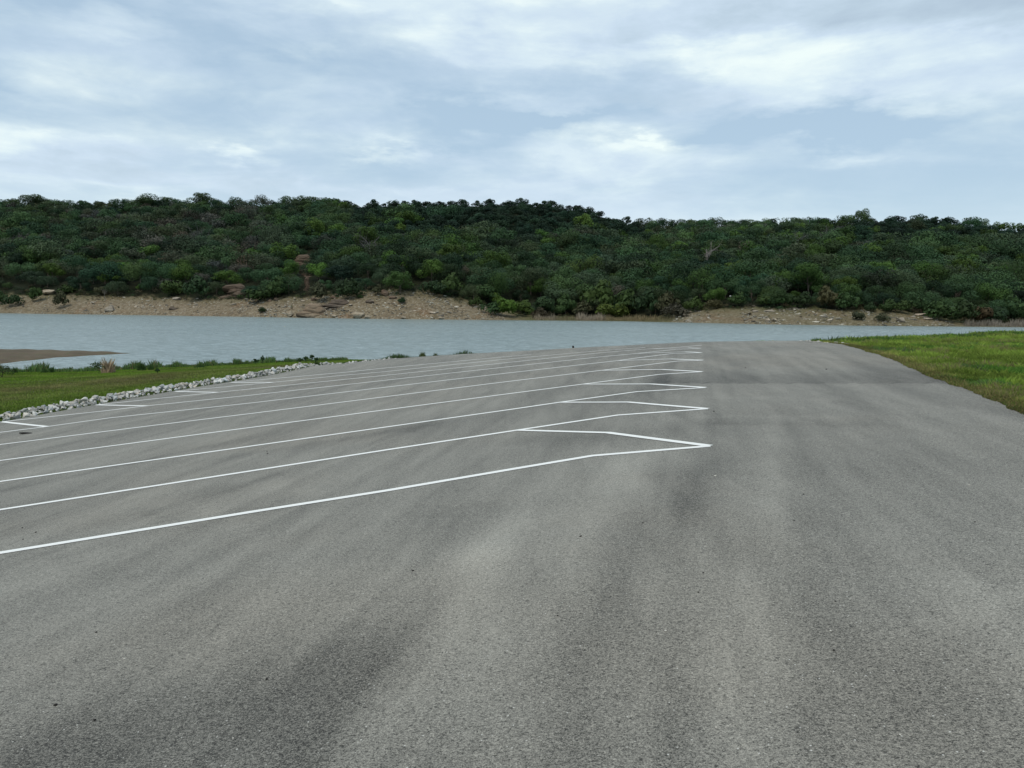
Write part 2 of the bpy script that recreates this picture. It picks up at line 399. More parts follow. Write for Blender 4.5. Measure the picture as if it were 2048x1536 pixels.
M_BARK = mat_attr('bark', .9, .1, 0, 3, .4, objcol=True)
M_BLADE = mat_attr('grass_blade', .75, .15, .3, .35, .35)
M_RIP = mat_stone('limestone_rubble', (.44, .44, .42), (.64, .63, .59), (.32, .31, .29), 5, objcol=True, bump=.5, dist=.02)
M_ROCK = mat_stone('weathered_rock', (.27, .21, .155), (.40, .34, .26), (.20, .155, .115), .9, objcol=True, strata=True, bump=.8, dist=.25)
M_DARK = mat_stone('dark_debris', (.012, .012, .011), (.03, .028, .026), (.02, .02, .02), 30, bump=.3, dist=.004)
M_PEB = mat_stone('pale_pebble', (.45, .43, .38), (.6, .58, .52), (.4, .36, .3), 30, bump=.3, dist=.004)

# ------------------------------------------------------------------ ground sheet and asphalt
def grid(xs, ys, fn):
    X, Y = np.meshgrid(xs, ys); Z = fn(X, Y)
    V = np.stack([X, Y, Z], -1).reshape(-1, 3); nx, ny = len(xs), len(ys)
    i = (np.arange(ny - 1)[:, None] * nx + np.arange(nx - 1)[None]).ravel()
    return V, np.stack([i, i + 1, i + nx + 1, i + nx], -1)
xs = np.concatenate([np.linspace(-260, -60, 34)[:-1], np.linspace(-60, 50, 300)[:-1], np.linspace(50, 260, 36)])
ys = np.concatenate([np.linspace(-180, -10, 24)[:-1], np.linspace(-10, 95, 290)[:-1], np.linspace(95, 150, 12)])
V, Fq = grid(xs, ys, groundz)
def dryness(X, Y):
    P = np.stack([X, Y], -1); dl, _ = poly_dist(P, lot); ds, _ = poly_dist(P, shore)
    cc = P @ N
    left = cc < -10
    d = np.zeros(len(P))
    t_ = dl / (dl + ds + 1e-6)
    d = np.where(left, .62 * np.exp(-((t_ - .28) / .15) ** 2) + .25 * np.exp(-((t_ - .66) / .10) ** 2), d)
    d = np.where(~left, .95 * np.exp(-(dl / .32) ** 2) + .10, d)
    return d
dry = dryness(V[:, 0], V[:, 1])
g = obj('ground', mesh('ground', V, Fq, M_GROUND, True, {'dry': dry})); tag(g, 'grassy ground around the parking lot', None, None, 'structure')

def stain_at(X, Y):
    """tyre-polished, dusty and damp areas of the pavement, each with its place on the lot"""
    z = np.zeros(len(X)); P = np.stack([X, Y], -1)
    def line(p, q, w, amp, feather=1.0):
        nonlocal z
        a = hit(*p)[:2]; b = hit(*q)[:2]; ab = b - a; L = np.hypot(*ab)
        tt = ((P - a) @ ab) / (L * L); d = np.abs((P - a) @ np.array([ab[1], -ab[0]])) / L
        e = np.where(tt < 0, -tt * L, np.where(tt > 1, (tt - 1) * L, 0))
        z += amp * np.exp(-(d / w) ** 2 - (e / feather) ** 2)
    line((560, 1500), (930, 1150), .22, -.22, .5); line((300, 1500), (640, 1330), .55, -.20, .6)
    line((100, 1480), (480, 1400), .5, -.16, .6); line((-200, 1600), (700, 1560), .55, -.14, .8); line((1300, 1560), (1700, 1480), .35, -.08, .8); line((1900, 1536), (2048, 1400), .3, .04, .5)
    line((760, 1480), (950, 1110), .16, .20, .4); line((970, 1100), (1240, 925), .3, .13, 1.); line((1010, 1300), (1150, 1060), .14, .08, .5); line((1160, 1060), (1330, 905), .22, .09, .8); line((930, 1250), (960, 1130), .35, .14, .5)
    line((960, 1110), (1250, 930), .35, .08, 1.2); line((1000, 1080), (1160, 960), .25, -.10, 1.); line((880, 1030), (1060, 1010), .35, -.12, .8)
    line((1130, 1300), (1400, 960), .22, -.08, 1.5); line((1480, 1500), (1500, 950), .18, .06, 2.); line((1700, 1500), (1620, 1000), .16, -.04, 2.)
    line((1560, 1500), (1560, 1000), .15, .06, 2.); line((1880, 1250), (2040, 1190), .10, .10, .5); line((1900, 1180), (1980, 1200), .1, .08, .4)
    line((200, 1180), (640, 1120), .8, .06, 1.); line((900, 850), (1260, 790), .9, -.08, 1.5)
    line((0, 980), (480, 880), .35, -.10, 1.); line((520, 905), (860, 850), .25, -.13, 1.); line((840, 815), (960, 790), .3, -.13, .8)
    line((880, 730), (1000, 722), 1.2, .10, 3.); line((620, 790), (900, 745), .5, -.05, 2.)
    line((1200, 880), (1400, 850), .5, -.10, .8); line((1050, 880), (1180, 872), .5, -.12, .6)
    def path(pts, w, amp, f=.4):
        for a_, b_ in zip(pts[:-1], pts[1:]): line(a_, b_, w, amp, f)
    path([(0, 984), (292, 920), (420, 891)], .13, -.13); path([(327, 1019), (554, 949), (817, 862), (875, 838)], .15, -.14); path([(204, 856), (467, 809), (600, 780)], .16, -.10); path([(600, 900), (830, 850)], .30, -.10)
    path([(385, 1002), (560, 1101)], .045, .13, .2); path([(280, 1019), (362, 1054)], .05, -.16, .2); path([(99, 1107), (210, 1147)], .05, -.14, .2); path([(500, 960), (620, 990)], .2, .10, .5)
    path([(1432, 832), (1368, 1037)], .12, -.10, .4); path([(1548, 838), (1538, 1010)], .12, .09, .4); path([(1584, 838), (1608, 1048), (1640, 1400)], .11, -.07, .5); path([(1508, 1165), (1502, 1536)], .13, .12, .4); path([(1280, 1050), (1180, 1500)], .12, -.10, .5)
    path([(1922, 1142), (1969, 1177), (2048, 1194)], .07, .13, .2); path([(1432, 847), (1724, 850)], .09, -.10, .3); path([(1300, 780), (1360, 700)], .22, -.12, .5); path([(1450, 700), (1480, 745)], .15, -.10, .4); path([(1560, 700), (1640, 760)], .10, .08, .4); path([(1640, 695), (1760, 750)], .10, -.08, .4)
    path([(1180, 905), (1050, 1010)], .3, .08, .5); path([(620, 1130), (900, 1060)], .3, -.07, .5); path([(0, 1200), (300, 1150)], .25, -.07, .5)
    line((1440, 795), (1560, 795), .10, .10, .5); line((1420, 833), (1640, 834), .10, .10, .4); line((1450, 845), (1720, 848), .25, -.05, .6); line((1600, 800), (1660, 800), .10, .09, .3)
    line((330, 800), (700, 760), .35, -.08, 1.); line((0, 910), (240, 870), .3, -.09, .8); line((160, 930), (420, 905), .5, .07, .8); line((250, 1080), (460, 1030), .25, -.10, .6); line((430, 985), (520, 960), .5, -.12, .4)
    line((700, 1000), (900, 985), .6, -.06, .8); line((1230, 1010), (1290, 905), .25, .08, .6); line((1400, 1000), (1420, 930), .2, -.12, .5); line((1700, 760), (1900, 800), .3, -.05, 1.)
    line((1080, 720), (1180, 735), .4, -.12, .6); line((1280, 800), (1350, 725), .35, -.08, 1.); line((1330, 950), (1500, 945), .25, -.05, .5)
    # construction joints
    a = hit(1305, 766)[:2]; b = hit(1325, 748)[:2]; ab = (b - a) / np.hypot(*(b - a)); n_ = np.array([ab[1], -ab[0]])
    s_ = (P - a) @ n_; lng = (P - a) @ ab
    z += -.055 * (s_ < 0) * np.exp(-(s_ / 3.5) ** 2) * np.clip((lng + 3) / 3, 0, 1) * (lng > -3)
    r_ = hit(1901, 765.8)[:2]; ar = (r_ - a) / np.hypot(*(r_ - a)); n2_ = np.array([-ar[1], ar[0]])
    q = (P - a) @ n2_
    z += -.30 * (s_ > 0) * (q > 0) * np.exp(-(q / 2.1) ** 3) * (.55 + .45 * np.exp(-(np.abs(s_) / 4) ** 2))
    z += -.30 * np.exp(-(q / .035) ** 2) * (s_ > 0)
    dl, _ = poly_dist(P, lot)
    z += -.06 * np.exp(-(dl / .25) ** 2)
    return z
def asphalt():
    Vs, Fs = [], []; off = 0
    # fine in the foreground, coarser beyond; the two pieces share their boundary row
    a0, a1 = -28., 48.; cs = np.arange(-22, 6.4, .16); As = np.concatenate([np.arange(a0, -2, 1.), np.arange(-2, a1, .16)])
    C, A = np.meshgrid(cs, As); P = (C[..., None] * N + A[..., None] * U).reshape(-1, 2)
    d, near = poly_dist(P, lot); ins = inside(P, lot)
    snap = (~ins) & (d < .24); P2 = P.copy(); P2[snap] = near[snap]
    ok = ins | snap
    nx = len(cs); ny = len(As)
    i = (np.arange(ny - 1)[:, None] * nx + np.arange(nx - 1)[None]).ravel(); q = np.stack([i, i + 1, i + nx + 1, i + nx], -1)
    q = q[ok[q].all(1)]
    used = np.unique(q); mp = np.full(len(P), -1); mp[used] = np.arange(len(used)); q = mp[q]; P2 = P2[used]
    V = np.column_stack([P2, lotz(P2[:, 0], P2[:, 1])])
    # roughly broken edge
    # a 12 cm thick slab: skirt round the boundary
    e = np.concatenate([q[:, [0, 1]], q[:, [1, 2]], q[:, [2, 3]], q[:, [3, 0]]]); key = np.sort(e, 1); kk = key[:, 0].astype(np.int64) * len(V) + key[:, 1]
    _, inv, cnt = np.unique(kk, return_inverse=True, return_counts=True); be = e[cnt[inv] == 1]
    bv = np.unique(be); mp2 = np.full(len(V), -1); mp2[bv] = len(V) + np.arange(len(bv))
    lowv = V[bv].copy(); lowv[:, 2] -= .14
    sk = np.stack([be[:, 1], be[:, 0], mp2[be[:, 0]], mp2[be[:, 1]]], -1)
    V = np.concatenate([V, lowv]); st = stain_at(V[:, 0], V[:, 1])
    return mesh('asphalt_lot', V, np.concatenate([q, sk]), M_ASPH, True, {'stain': st})
a = obj('asphalt_lot', asphalt()); tag(a, 'grey asphalt parking lot and drive aisle sloping to the lake', None, None, 'structure')

# ------------------------------------------------------------------ painted markings
def ribbon(name, pts, w=.122):
    pts = [np.asarray(p, float)[:2] for p in pts]; out = [pts[0]]
    for p, q in zip(pts[:-1], pts[1:]):
        n = max(1, int(np.hypot(*(q - p)) / .35))
        out += [p + (q - p) * k / n for k in range(1, n + 1)]
    out = np.array(out); tg = np.gradient(out, axis=0); tg /= np.hypot(*tg.T)[:, None]; nn = np.stack([-tg[:, 1], tg[:, 0]], -1)
    A, B = out - nn * w / 2, out + nn * w / 2; V = np.concatenate([A, B]); n = len(out)
    z = lotz(V[:, 0], V[:, 1]) + .006; i = np.arange(n - 1)
    return np.column_stack([V, z]), np.stack([i, i + 1, i + 1 + n, i + n], -1)
H2 = lambda x, y: hit(x, y)[:2]
main = {1: [(0, 1106.5), (500, 1025), (775, 981.5), (1024, 939), (1185, 912), (1420, 892.6)],
        2: [(0, 1020), (775, 900), (1033, 861), (1236, 830.6), (1415.4, 818)],
        3: [(0, 963.5), (450, 900), (1020, 819.5), (1119, 805), (1274, 783.7), (1411, 775.5)],
        4: [(0, 921.5), (500, 855.5), (1020, 787.5), (1165, 768.7), (1321, 748.9), (1404, 743.8)],
        5: [(0, 889.5), (300, 852), (500, 827.6), (1020, 762.8), (1203, 741), (1355, 722.5), (1406, 720.7)],
        6: [(0, 865), (94, 853.5), (220, 836), (500, 806.5), (1020, 745.8), (1235, 721.5), (1299.6, 712.8), (1346.5, 706.9), (1403, 705.2)],
        7: [(3.7, 843.7), (205, 822.5), (293, 812), (500, 790.8), (776, 760.2), (1000, 735.6), (1200, 714), (1275, 706.8), (1350, 698), (1401, 694.6)],
        8: [(192, 810), (434, 785), (680, 760), (760, 752), (1000, 727), (1200, 705.7), (1282, 698.1), (1376, 690.5), (1404, 688)],
        9: [(350, 783), (545.5, 765), (680, 751.5), (760, 744.6), (1000, 719.8), (1200, 701), (1290, 693.5)],
        10: [(461, 765), (680, 746.3), (760, 738), (1000, 714.6), (1063, 708.5)]}
nose = {1: [(1420, 892.6), (1216, 866), (1033, 860.8)], 2: [(1415.4, 818), (1256.5, 804.7), (1119, 805)], 3: [(1411, 775.5), (1302, 768.4), (1165, 768.7)],
        4: [(1404, 743.8), (1325, 739.3), (1203, 741)], 5: [(1406, 720.7), (1341, 718.2), (1235, 721.5)], 6: [(1403, 705.2), (1371, 703.3), (1275, 706.9)], 7: [(1401, 694.6), (1376, 693.4), (1300, 696.6)]}
bars = {6: [(3.7, 843.7), (93.7, 853.5)], 7: [(192, 810), (293, 812)], 8: [(350, 783), (434, 785)], 9: [(461, 765), (545.5, 765)]}
ordn = ['', 'nearest', 'second', 'third', 'fourth', 'fifth', 'sixth', 'seventh', 'eighth', 'ninth', 'farthest, tenth']
step = 3.2434 * S
E7, E6 = H2(3.7, 843.7), H2(93.7, 853.5)
for k, pts in main.items():
    W = [H2(*p) for p in pts]
    if k <= 6:
        end = E7 - U * step * (7 - k)             # outer end of the line, beyond the left of the view
        W = [end] + W
    V1, F1 = ribbon('l', W)
    Vs, Fs = [V1], [F1]
    if k in nose:
        V2, F2 = ribbon('n', [H2(*p) for p in nose[k]]); V2[:, 2] += .002; Fs.append(F2 + len(V1)); Vs.append(V2)
    o = obj('parking_line', mesh('parking_line', np.concatenate(Vs), np.concatenate(Fs), M_PAINT))
    tag(o, ('%s white slanted stall line from the camera%s' % (ordn[k], ', ending in a pointed nose at the aisle' if k in nose else ', fading out near the far edge')), None, 'painted stall lines', 'structure')
for k in range(1, 10):
    if k in bars: q = [H2(*p) for p in bars[k]]
    else: q = [E7 - U * step * (6 - k), E6 - U * step * (6 - k)]
    if k < 5: continue
    V1, F1 = ribbon('b', q, .14); V1[:, 2] += .001
    o = obj('parking_line', mesh('parking_line', V1, F1, M_PAINT))
    tag(o, 'short white bar closing a stall at the rubble edge, %s one from the left' % {5: 'off-view', 6: 'first', 7: 'second', 8: 'third', 9: 'fourth'}[k], None, 'white bars at the stall ends', 'structure')

# ------------------------------------------------------------------ lake
def sheet(name, x0, x1, y0, y1, z, mat, n=40):
    V, Fq = grid(np.linspace(x0, x1, n), np.linspace(y0, y1, n), lambda X, Y: X * 0 + z); return mesh(name, V, Fq, mat)
lake = obj('lake_water', sheet('lake_water', -1500, 1500, 20, 620, ZW, M_WATER)); tag(lake, 'rippled grey-blue lake water', None, None, 'structure')

# sandbar on the left
def sandbar():
    out = [(-420, 700), (-200, 697), (0, 701), (80, 702), (170, 704), (262, 706.5), (200, 710), (110, 715.5), (60, 721), (0, 727.5), (-100, 735), (-400, 745)]
    P = np.array([on_water(*p) for p in out]); c = P.mean(0)
    x0, y0 = P.min(0) - 2; x1, y1 = P.max(0) + 2
    V, Fq = grid(np.linspace(x0, x1, 150), np.linspace(y0, y1, 110), lambda X, Y: X * 0)
    d, _ = poly_dist(V[:, :2], P); s = inside(V[:, :2], P)
    nz = np.sin(V[:, 0] * .9) * np.cos(V[:, 1] * 1.3) * .04 + np.sin(V[:, 0] * 2.3 + V[:, 1]) * .025
    V[:, 2] = ZW + np.where(s, .02 + .42 * (1 - np.exp(-d / 2.2)) + nz, -.25 * d - .02)
    keep = (s | (d < 2))[Fq].all(1)
    return mesh('sandbar', V, Fq[keep], M_BAR, True)
M_BAR = mat_stone('sandbar_gravel', (.088, .066, .045), (.120, .094, .062), (.075, .095, .042), .30, bump=.9, dist=.06)
o = obj('sandbar', sandbar()); tag(o, 'low brown gravel spit in the lake, left side', None, None, 'structure')

# ------------------------------------------------------------------ far shore: bank and wooded hill
XS = np.array([-1400, -700, 0, 300, 520, 700, 1000, 1250, 1520, 1700, 1900, 2048, 2600, 3400.])
YSH = np.array([624, 624.5, 626.3, 630.5, 634, 637, 640.3, 642.5, 648.5, 651, 653, 654.5, 657, 660.])      # waterline
XB = np.array([-1400, 0, 200, 400, 500, 600, 700, 780, 860, 930, 1000, 1050, 1150, 1300, 1340, 1450, 1600, 1800, 1860, 1930, 2048, 3400.])
YB = np.array([588, 588, 590, 595, 597, 592, 585, 578, 582, 600, 618, 630, 634, 634, 624, 613, 615, 619, 632, 645, 646, 650.])   # top of the bare bank
XR = np.array([-1400, -600, 0, 60, 150, 300, 400, 500, 640, 700, 850, 1000, 1060, 1100, 1150, 1200, 1245, 1290, 1400, 1500, 1600, 1680, 1750, 1850, 1900, 1950, 2048, 2300, 2800, 3400.])
YR = np.array([428, 417, 419, 418, 421, 419, 417, 418, 418, 419, 420, 415, 417, 420, 427, 438, 452, 460, 460, 462, 458, 454, 449, 450, 455, 461, 471, 485, 505, 525.])  # ridge (ground)
def yh(x): return 601 + .009 * x
def d_shore(x): return 5.3 * F / (np.interp(x, XS, YSH) - yh(x))
DB, DR = 24., 250.
def far_profile(x, t):
    """x: bearing as photo column; t 0..1 shore->ridge; returns depth Y and height"""
    D0 = d_shore(x)
    yb = np.interp(x, XB, YB); yr = np.interp(x, XR, YR); ysh = np.interp(x, XS, YSH)
    tb = .12
    D = np.where(t < tb, D0 + DB * t / tb, D0 + DB + (DR - DB) * np.clip((t - tb) / (1 - tb), 0, 1.6))
    s = np.clip((t - tb) / (1 - tb), 0, 1)
    yi = np.where(t < tb, ysh + (yb - ysh) * (t / tb) ** .8, yb + (yr - yb) * (s ** .78))
    z = CAMZ - D * (yi - yh(x)) / F
    z = np.where(t < 0, ZW + t * 30, z)
    z = np.where(t > 1, z - (t - 1) * 60, z)
    return D, z
def far_pt(x, t):
    D, z = far_profile(x, t); a = (x - 1024) / F
    return np.stack([a * D, D * (x * 0 + 1), z], -1)
rj = np.random.default_rng(3)
def hill_mesh():
    xc = np.linspace(-1400, 3400, 620); tt = np.concatenate([[-.05, -.012], np.linspace(0, .12, 22), np.linspace(.13, 1, 70), [1.1, 1.3, 1.6]])
    X, T = np.meshgrid(xc, tt); P = far_pt(X.ravel(), T.ravel())
    x, t = X.ravel(), T.ravel()
    bump = (np.sin(P[:, 0] * .31 + 1.3 * np.sin(P[:, 1] * .2)) + np.sin(P[:, 0] * .77 + P[:, 1] * .5) * .6 + np.sin(P[:, 0] * 1.9 - P[:, 1] * .9) * .35)
    amp = np.where((t > 0) & (t < .14), .35 * np.minimum(1, t / .02), np.where(t > 0, 1.0, 0))
    P[:, 2] += bump * amp * .5 * np.where(t < .004, 0, 1)
    # small gullies in the slumped bank
    ci = len(xc); i = (np.arange(len(tt) - 1)[:, None] * ci + np.arange(ci - 1)[None]).ravel()
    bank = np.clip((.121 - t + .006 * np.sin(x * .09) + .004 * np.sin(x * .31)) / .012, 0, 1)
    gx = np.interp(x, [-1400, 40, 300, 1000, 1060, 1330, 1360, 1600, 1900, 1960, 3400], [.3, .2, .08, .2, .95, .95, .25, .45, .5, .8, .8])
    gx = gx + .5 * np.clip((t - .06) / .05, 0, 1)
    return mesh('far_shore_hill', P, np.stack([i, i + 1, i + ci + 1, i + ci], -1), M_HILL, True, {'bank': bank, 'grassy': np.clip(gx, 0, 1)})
o = obj('far_shore_hill', hill_mesh()); tag(o, 'hill rising from the far lakeshore', None, None, 'structure')

def photo_y(P): return proj(P)[:, 1]
def at_far(x, y):
    """point of the far hill seen at bearing x and height y"""
    ts = np.linspace(0, 1, 600); P = far_pt(np.full(600, float(x)), ts); yy = photo_y(P)
    i = int(np.argmin(np.abs(yy - y))); return P[i], P[i][1]

# ------------------------------------------------------------------ plants
def crown_arrays(r, R, Hc, nclump, nleaf, ls, shape='dome', hollow=.55, droop=.0):
    """leaf clumps spread through the volume of a crown; each face a small spray of leaves"""
    cs = []
    while len(cs) < nclump:
        p = r.normal(size=3); p /= np.linalg.norm(p)
        rad = hollow + (1 - hollow) * r.random()
        if shape == 'cone':
            h = r.random() ** 1.3; a = r.random() * 2 * math.pi; w = (1 - h) ** .7 * (.5 + .5 * r.random())
            cs.append(np.array([math.cos(a) * w * R, math.sin(a) * w * R, h * Hc])); continue
        if shape == 'dome' and p[2] < -.35: continue
        cs.append(np.array([p[0] * R * rad, p[1] * R * rad, Hc * .42 + p[2] * Hc * .5 * rad]))
    cs = np.array(cs); cr = R * (.30 + .22 * r.random(nclump)) * (1.15 if nclump < 14 else 1)
    per = np.maximum(3, (nleaf * cr ** 2 / (cr ** 2).sum()).astype(int)); idx = np.repeat(np.arange(nclump), per); n = len(idx)
    d = r.normal(size=(n, 3)); d[:, 2] = d[:, 2] * .9 + .25; d /= np.linalg.norm(d, axis=1)[:, None]
    rad = cr[idx] * (.80 + .28 * r.random(n) ** 1.3)
    c = cs[idx] + d * rad[:, None] * np.array([1, 1, .72])
    nrm = d + r.normal(size=(n, 3)) * .24; nrm /= np.linalg.norm(nrm, axis=1)[:, None]
    tt = np.cross(nrm, r.normal(size=(n, 3))); tt /= np.linalg.norm(tt, axis=1)[:, None]; bb = np.cross(nrm, tt)
    s = ls * (.55 + .9 * r.random(n))[:, None]
    j = lambda: (.7 + .6 * r.random(n))[:, None]
    V = np.stack([c + tt * s * j(), c + bb * s * .6 * j(), c - tt * s * j(), c - bb * s * .6 * j()], 1)
    return V.reshape(-1, 3), np.arange(n * 4).reshape(-1, 4)
def tube(pts, rad, n=6):
    pts = np.array(pts, float); tg = np.gradient(pts, axis=0); tg /= np.linalg.norm(tg, axis=1)[:, None] + 1e-9
    ref = np.array([.3, .9, .1]); a = np.cross(tg, ref); a /= np.linalg.norm(a, axis=1)[:, None] + 1e-9; b = np.cross(tg, a)
    th = np.arange(n) / n * 2 * math.pi
    V = (pts[:, None] + (a[:, None] * np.cos(th)[None, :, None] + b[:, None] * np.sin(th)[None, :, None]) * np.array(rad)[:, None, None]).reshape(-1, 3)
    q = [[i * n + k, i * n + (k + 1) % n, (i + 1) * n + (k + 1) % n, (i + 1) * n + k] for i in range(len(pts) - 1) for k in range(n)]
    return V, np.array(q)
def join(parts):
    Vs, Fs, off = [], [], 0
    for V, Fq in parts: Vs.append(V); Fs.append(Fq + off); off += len(V)
    return np.concatenate(Vs), np.concatenate(Fs)
def trunk_arrays(r, H, rad, nl=5, spread=.5, twigs=0):
    parts = []; lean = r.normal(size=2) * .06 * H
    main_ = [np.array([lean[0] * s ** 1.5, lean[1] * s ** 1.5, H * s]) for s in (-.06, .0, .3, .6, .85)]
    parts.append(tube(main_, [rad * 1.4, rad * 1.1, rad * .85, rad * .6, rad * .3]))
    for k in range(nl):
        s = .25 + .5 * k / nl; a = r.random() * 6.283; L = H * spread * (.6 + .6 * r.random()); b0 = np.array([lean[0] * s ** 1.5, lean[1] * s ** 1.5, H * s])
        dr = np.array([math.cos(a), math.sin(a), .7 + .5 * r.random()]); dr /= np.linalg.norm(dr)
        p = [b0, b0 + dr * L * .5 + r.normal(size=3) * .04 * H, b0 + dr * L + r.normal(size=3) * .06 * H + np.array([0, 0, .08 * H])]
        parts.append(tube(p, [rad * .5, rad * .33, rad * .1], 5))
        for q in range(twigs):
            u_ = .35 + .6 * r.random(); st = p[0] * (1 - u_) + p[2] * u_; d2 = dr + r.normal(size=3) * .7; d2[2] += .3; d2 /= np.linalg.norm(d2)
            L2 = L * .5 * (.5 + r.random()); mid = st + d2 * L2 * .5 + r.normal(size=3) * .03 * H
            parts.append(tube([st, mid, st + d2 * L2 + r.normal(size=3) * .05 * H], [rad * .2, rad * .13, rad * .05], 4))
    return join(parts)
KINDS = {}   # kind -> list of (crown V,F, trunk V,F)
pr = np.random.default_rng(11)
def proto(kind, n, R, Hc, base, ncl, nleaf, ls, shape, tr, hollow=.55):
    L = []
    for i in range(n):
        Rk = R * (.9 + .2 * pr.random()); Hk = Hc * (.9 + .2 * pr.random())
        V, Fq = crown_arrays(pr, Rk, Hk, ncl, nleaf, ls, shape, hollow); V[:, 2] += base
        T = trunk_arrays(pr, base + Hk * .75, tr, 5, .38)
        L.append(dict(cV=V, cF=Fq, cm=mesh('crown', V, Fq, M_LEAF), tm=mesh('trunk', *T, M_BARK)))
    KINDS[kind] = L
proto('oak', 7, 5.6, 7.4, .6, 13, 4800, .205, 'dome', .22, .62)
proto('juniper', 5, 4.1, 5.6, .3, 11, 3400, .205, 'dome', .18, .5)
proto('elm', 5, 4.1, 7.2, .7, 12, 3100, .205, 'dome', .16, .5)
proto('thin', 4, 4.4, 5.6, 1.4, 24, 1700, .20, 'dome', .16, .5)
proto('shrub', 5, 1.5, 2.2, .1, 13, 600, .20, 'dome', .05, .35)
for L in KINDS['juniper']: pass
TINT = {'oak': [(.031, .068, .028), (.038, .076, .032), (.046, .084, .030), (.024, .056, .027), (.048, .074, .036)], 'juniper': [(.014, .034, .019), (.018, .040, .022), (.012, .030, .017)],
        'elm': [(.050, .100, .018), (.042, .085, .020), (.060, .110, .022)], 'thin': [(.062, .078, .052), (.078, .078, .064), (.058, .074, .040)],
        'shrub': [(.040, .075, .020), (.034, .062, .022), (.055, .090, .024), (.050, .060, .026)]}
LABEL = {'oak': '%s round-crowned tree', 'juniper': 'blackish dense juniper%s', 'elm': '%s leafy tree', 'thin': '%s thin-leaved tree', 'shrub': 'low bushy green shrub'}
def plant(kind, P, scale, tint, label, cat, group, idx=None, trunk=True, sz=1.0, name=None, bark=(.10, .085, .07)):
    L = KINDS[kind]; k = int(pr.integers(len(L))) if idx is None else idx % len(L)
    rz = pr.random() * 6.283
    nm = name or {'oak': 'oak_tree', 'juniper': 'juniper_tree', 'elm': 'leafy_tree', 'thin': 'thin_tree', 'shrub': 'shrub'}[kind]
    if not trunk:
        o = obj(nm, L[k]['cm'], None, P, (0, 0, rz), (scale, scale, scale * sz)); o.color = (*tint, 1); tag(o, label, cat, group); return o
    e = obj(nm, None, None, P, (0, 0, rz), (scale, scale, scale * sz)); tag(e, label, cat, group)
    c = obj('crown', L[k]['cm'], e); c.color = (*tint, 1); t_ = obj('trunk', L[k]['tm'], e); t_.color = (*bark, 1)
    return e
def jit(t, amt=.27):
    f_ = float(np.clip(.90 + amt * pr.normal(), .4, 1.7)); g_ = 1 + .06 * pr.normal(); return (t[0] * f_ * g_, t[1] * f_, t[2] * f_ / g_)

# --- scatter over the slope
cand = []
cell = {}
tries = 0
while tries < 26000:
    tries += 1
    x = pr.uniform(-330, 2400); t = .121 + (1.0 - .121) * pr.random() ** .95
    D, z = far_profile(np.array(x), np.array(t)); X = (x - 1024) / F * float(D); Y = float(D)
    sp = 7.1 if t < .45 else (7.8 if t < .9 else 5.2)
    if t > .6 and (720 < x < 1280 or 1690 < x < 2300): sp = 5.8
    key = (int(X // 5), int(Y // 5)); good = True
    for i in (-1, 0, 1):
        for j in (-1, 0, 1):
            for (a_, b_) in cell.get((key[0] + i, key[1] + j), ()):
                if (a_ - X) ** 2 + (b_ - Y) ** 2 < sp * sp: good = False
    if not good: continue
    cell.setdefault(key, []).append((X, Y)); cand.append((x, t, X, Y, float(z) - (1.1 if t > .9 else .3)))
def zone(x, t, yimg):
    """which kind grows here"""
    u_ = pr.random()
    ridge = (700 < x < 1260 and yimg < 470 + 8 * math.sin(x / 40)) or (1690 < x < 2300 and yimg < 492)
    if ridge: return 'juniper' if u_ < .86 else ('elm' if u_ < .93 else 'oak')
    if x < 560 and yimg < 500 and u_ > .80: return 'thin'
    if x < 560:
        if yimg > 520: return 'oak' if u_ < .46 else ('elm' if u_ < .66 else ('thin' if u_ < .80 else 'juniper'))
        return 'oak' if u_ < .48 else ('juniper' if u_ < .70 else ('thin' if u_ < .92 else 'elm'))
    return 'oak' if u_ < .68 else ('juniper' if u_ < .78 else ('thin' if u_ < .85 else 'elm'))
trees = []
for (x, t, X, Y, z) in cand:
    yi = float(proj([[X, Y, z + 4]])[0, 1]); k = zone(x, t, yi)
    s_ = float(np.clip(1.12 + .25 * pr.normal(), .6, 1.55)) * (.66 if t < .17 else 1.0) * (.85 if k == 'juniper' else 1)
    if t > .8: s_ = min(s_, .98)
    if t > .8 and 720 < x < 1280 and k != 'juniper': k = 'juniper'; s_ = .8
    ti = int(pr.integers(len(TINT[k]))); tint = jit(TINT[k][ti]); tone = {'oak': ['deep green', 'soft green', 'yellowish green', 'dark green', 'olive green'], 'elm': ['bright green', 'mid green', 'lime green'], 'thin': ['grey-green', 'greyish', 'olive']}.get(k, ['', '', ''])[ti]
    trees.append([x, t, X, Y, z, k, s_, tint, tone])
# holes where rock or bare earth shows between the trees
holes = [(470, 585, 34, 22), (612, 522, 30, 22), (614, 560, 12, 20), (845, 588, 45, 14), (775, 588, 30, 12), (333, 522, 10, 8), (670, 598, 24, 14), (100, 582, 20, 8)]
def in_hole(X, Y, z):
    p = proj([[X, Y, z + 1.0]])[0]
    return any(abs(p[0] - hx) < hw and abs(p[1] - hy) < hh for hx, hy, hw, hh in holes)
trees = [q for q in trees if not in_hole(q[2], q[3], q[4])]
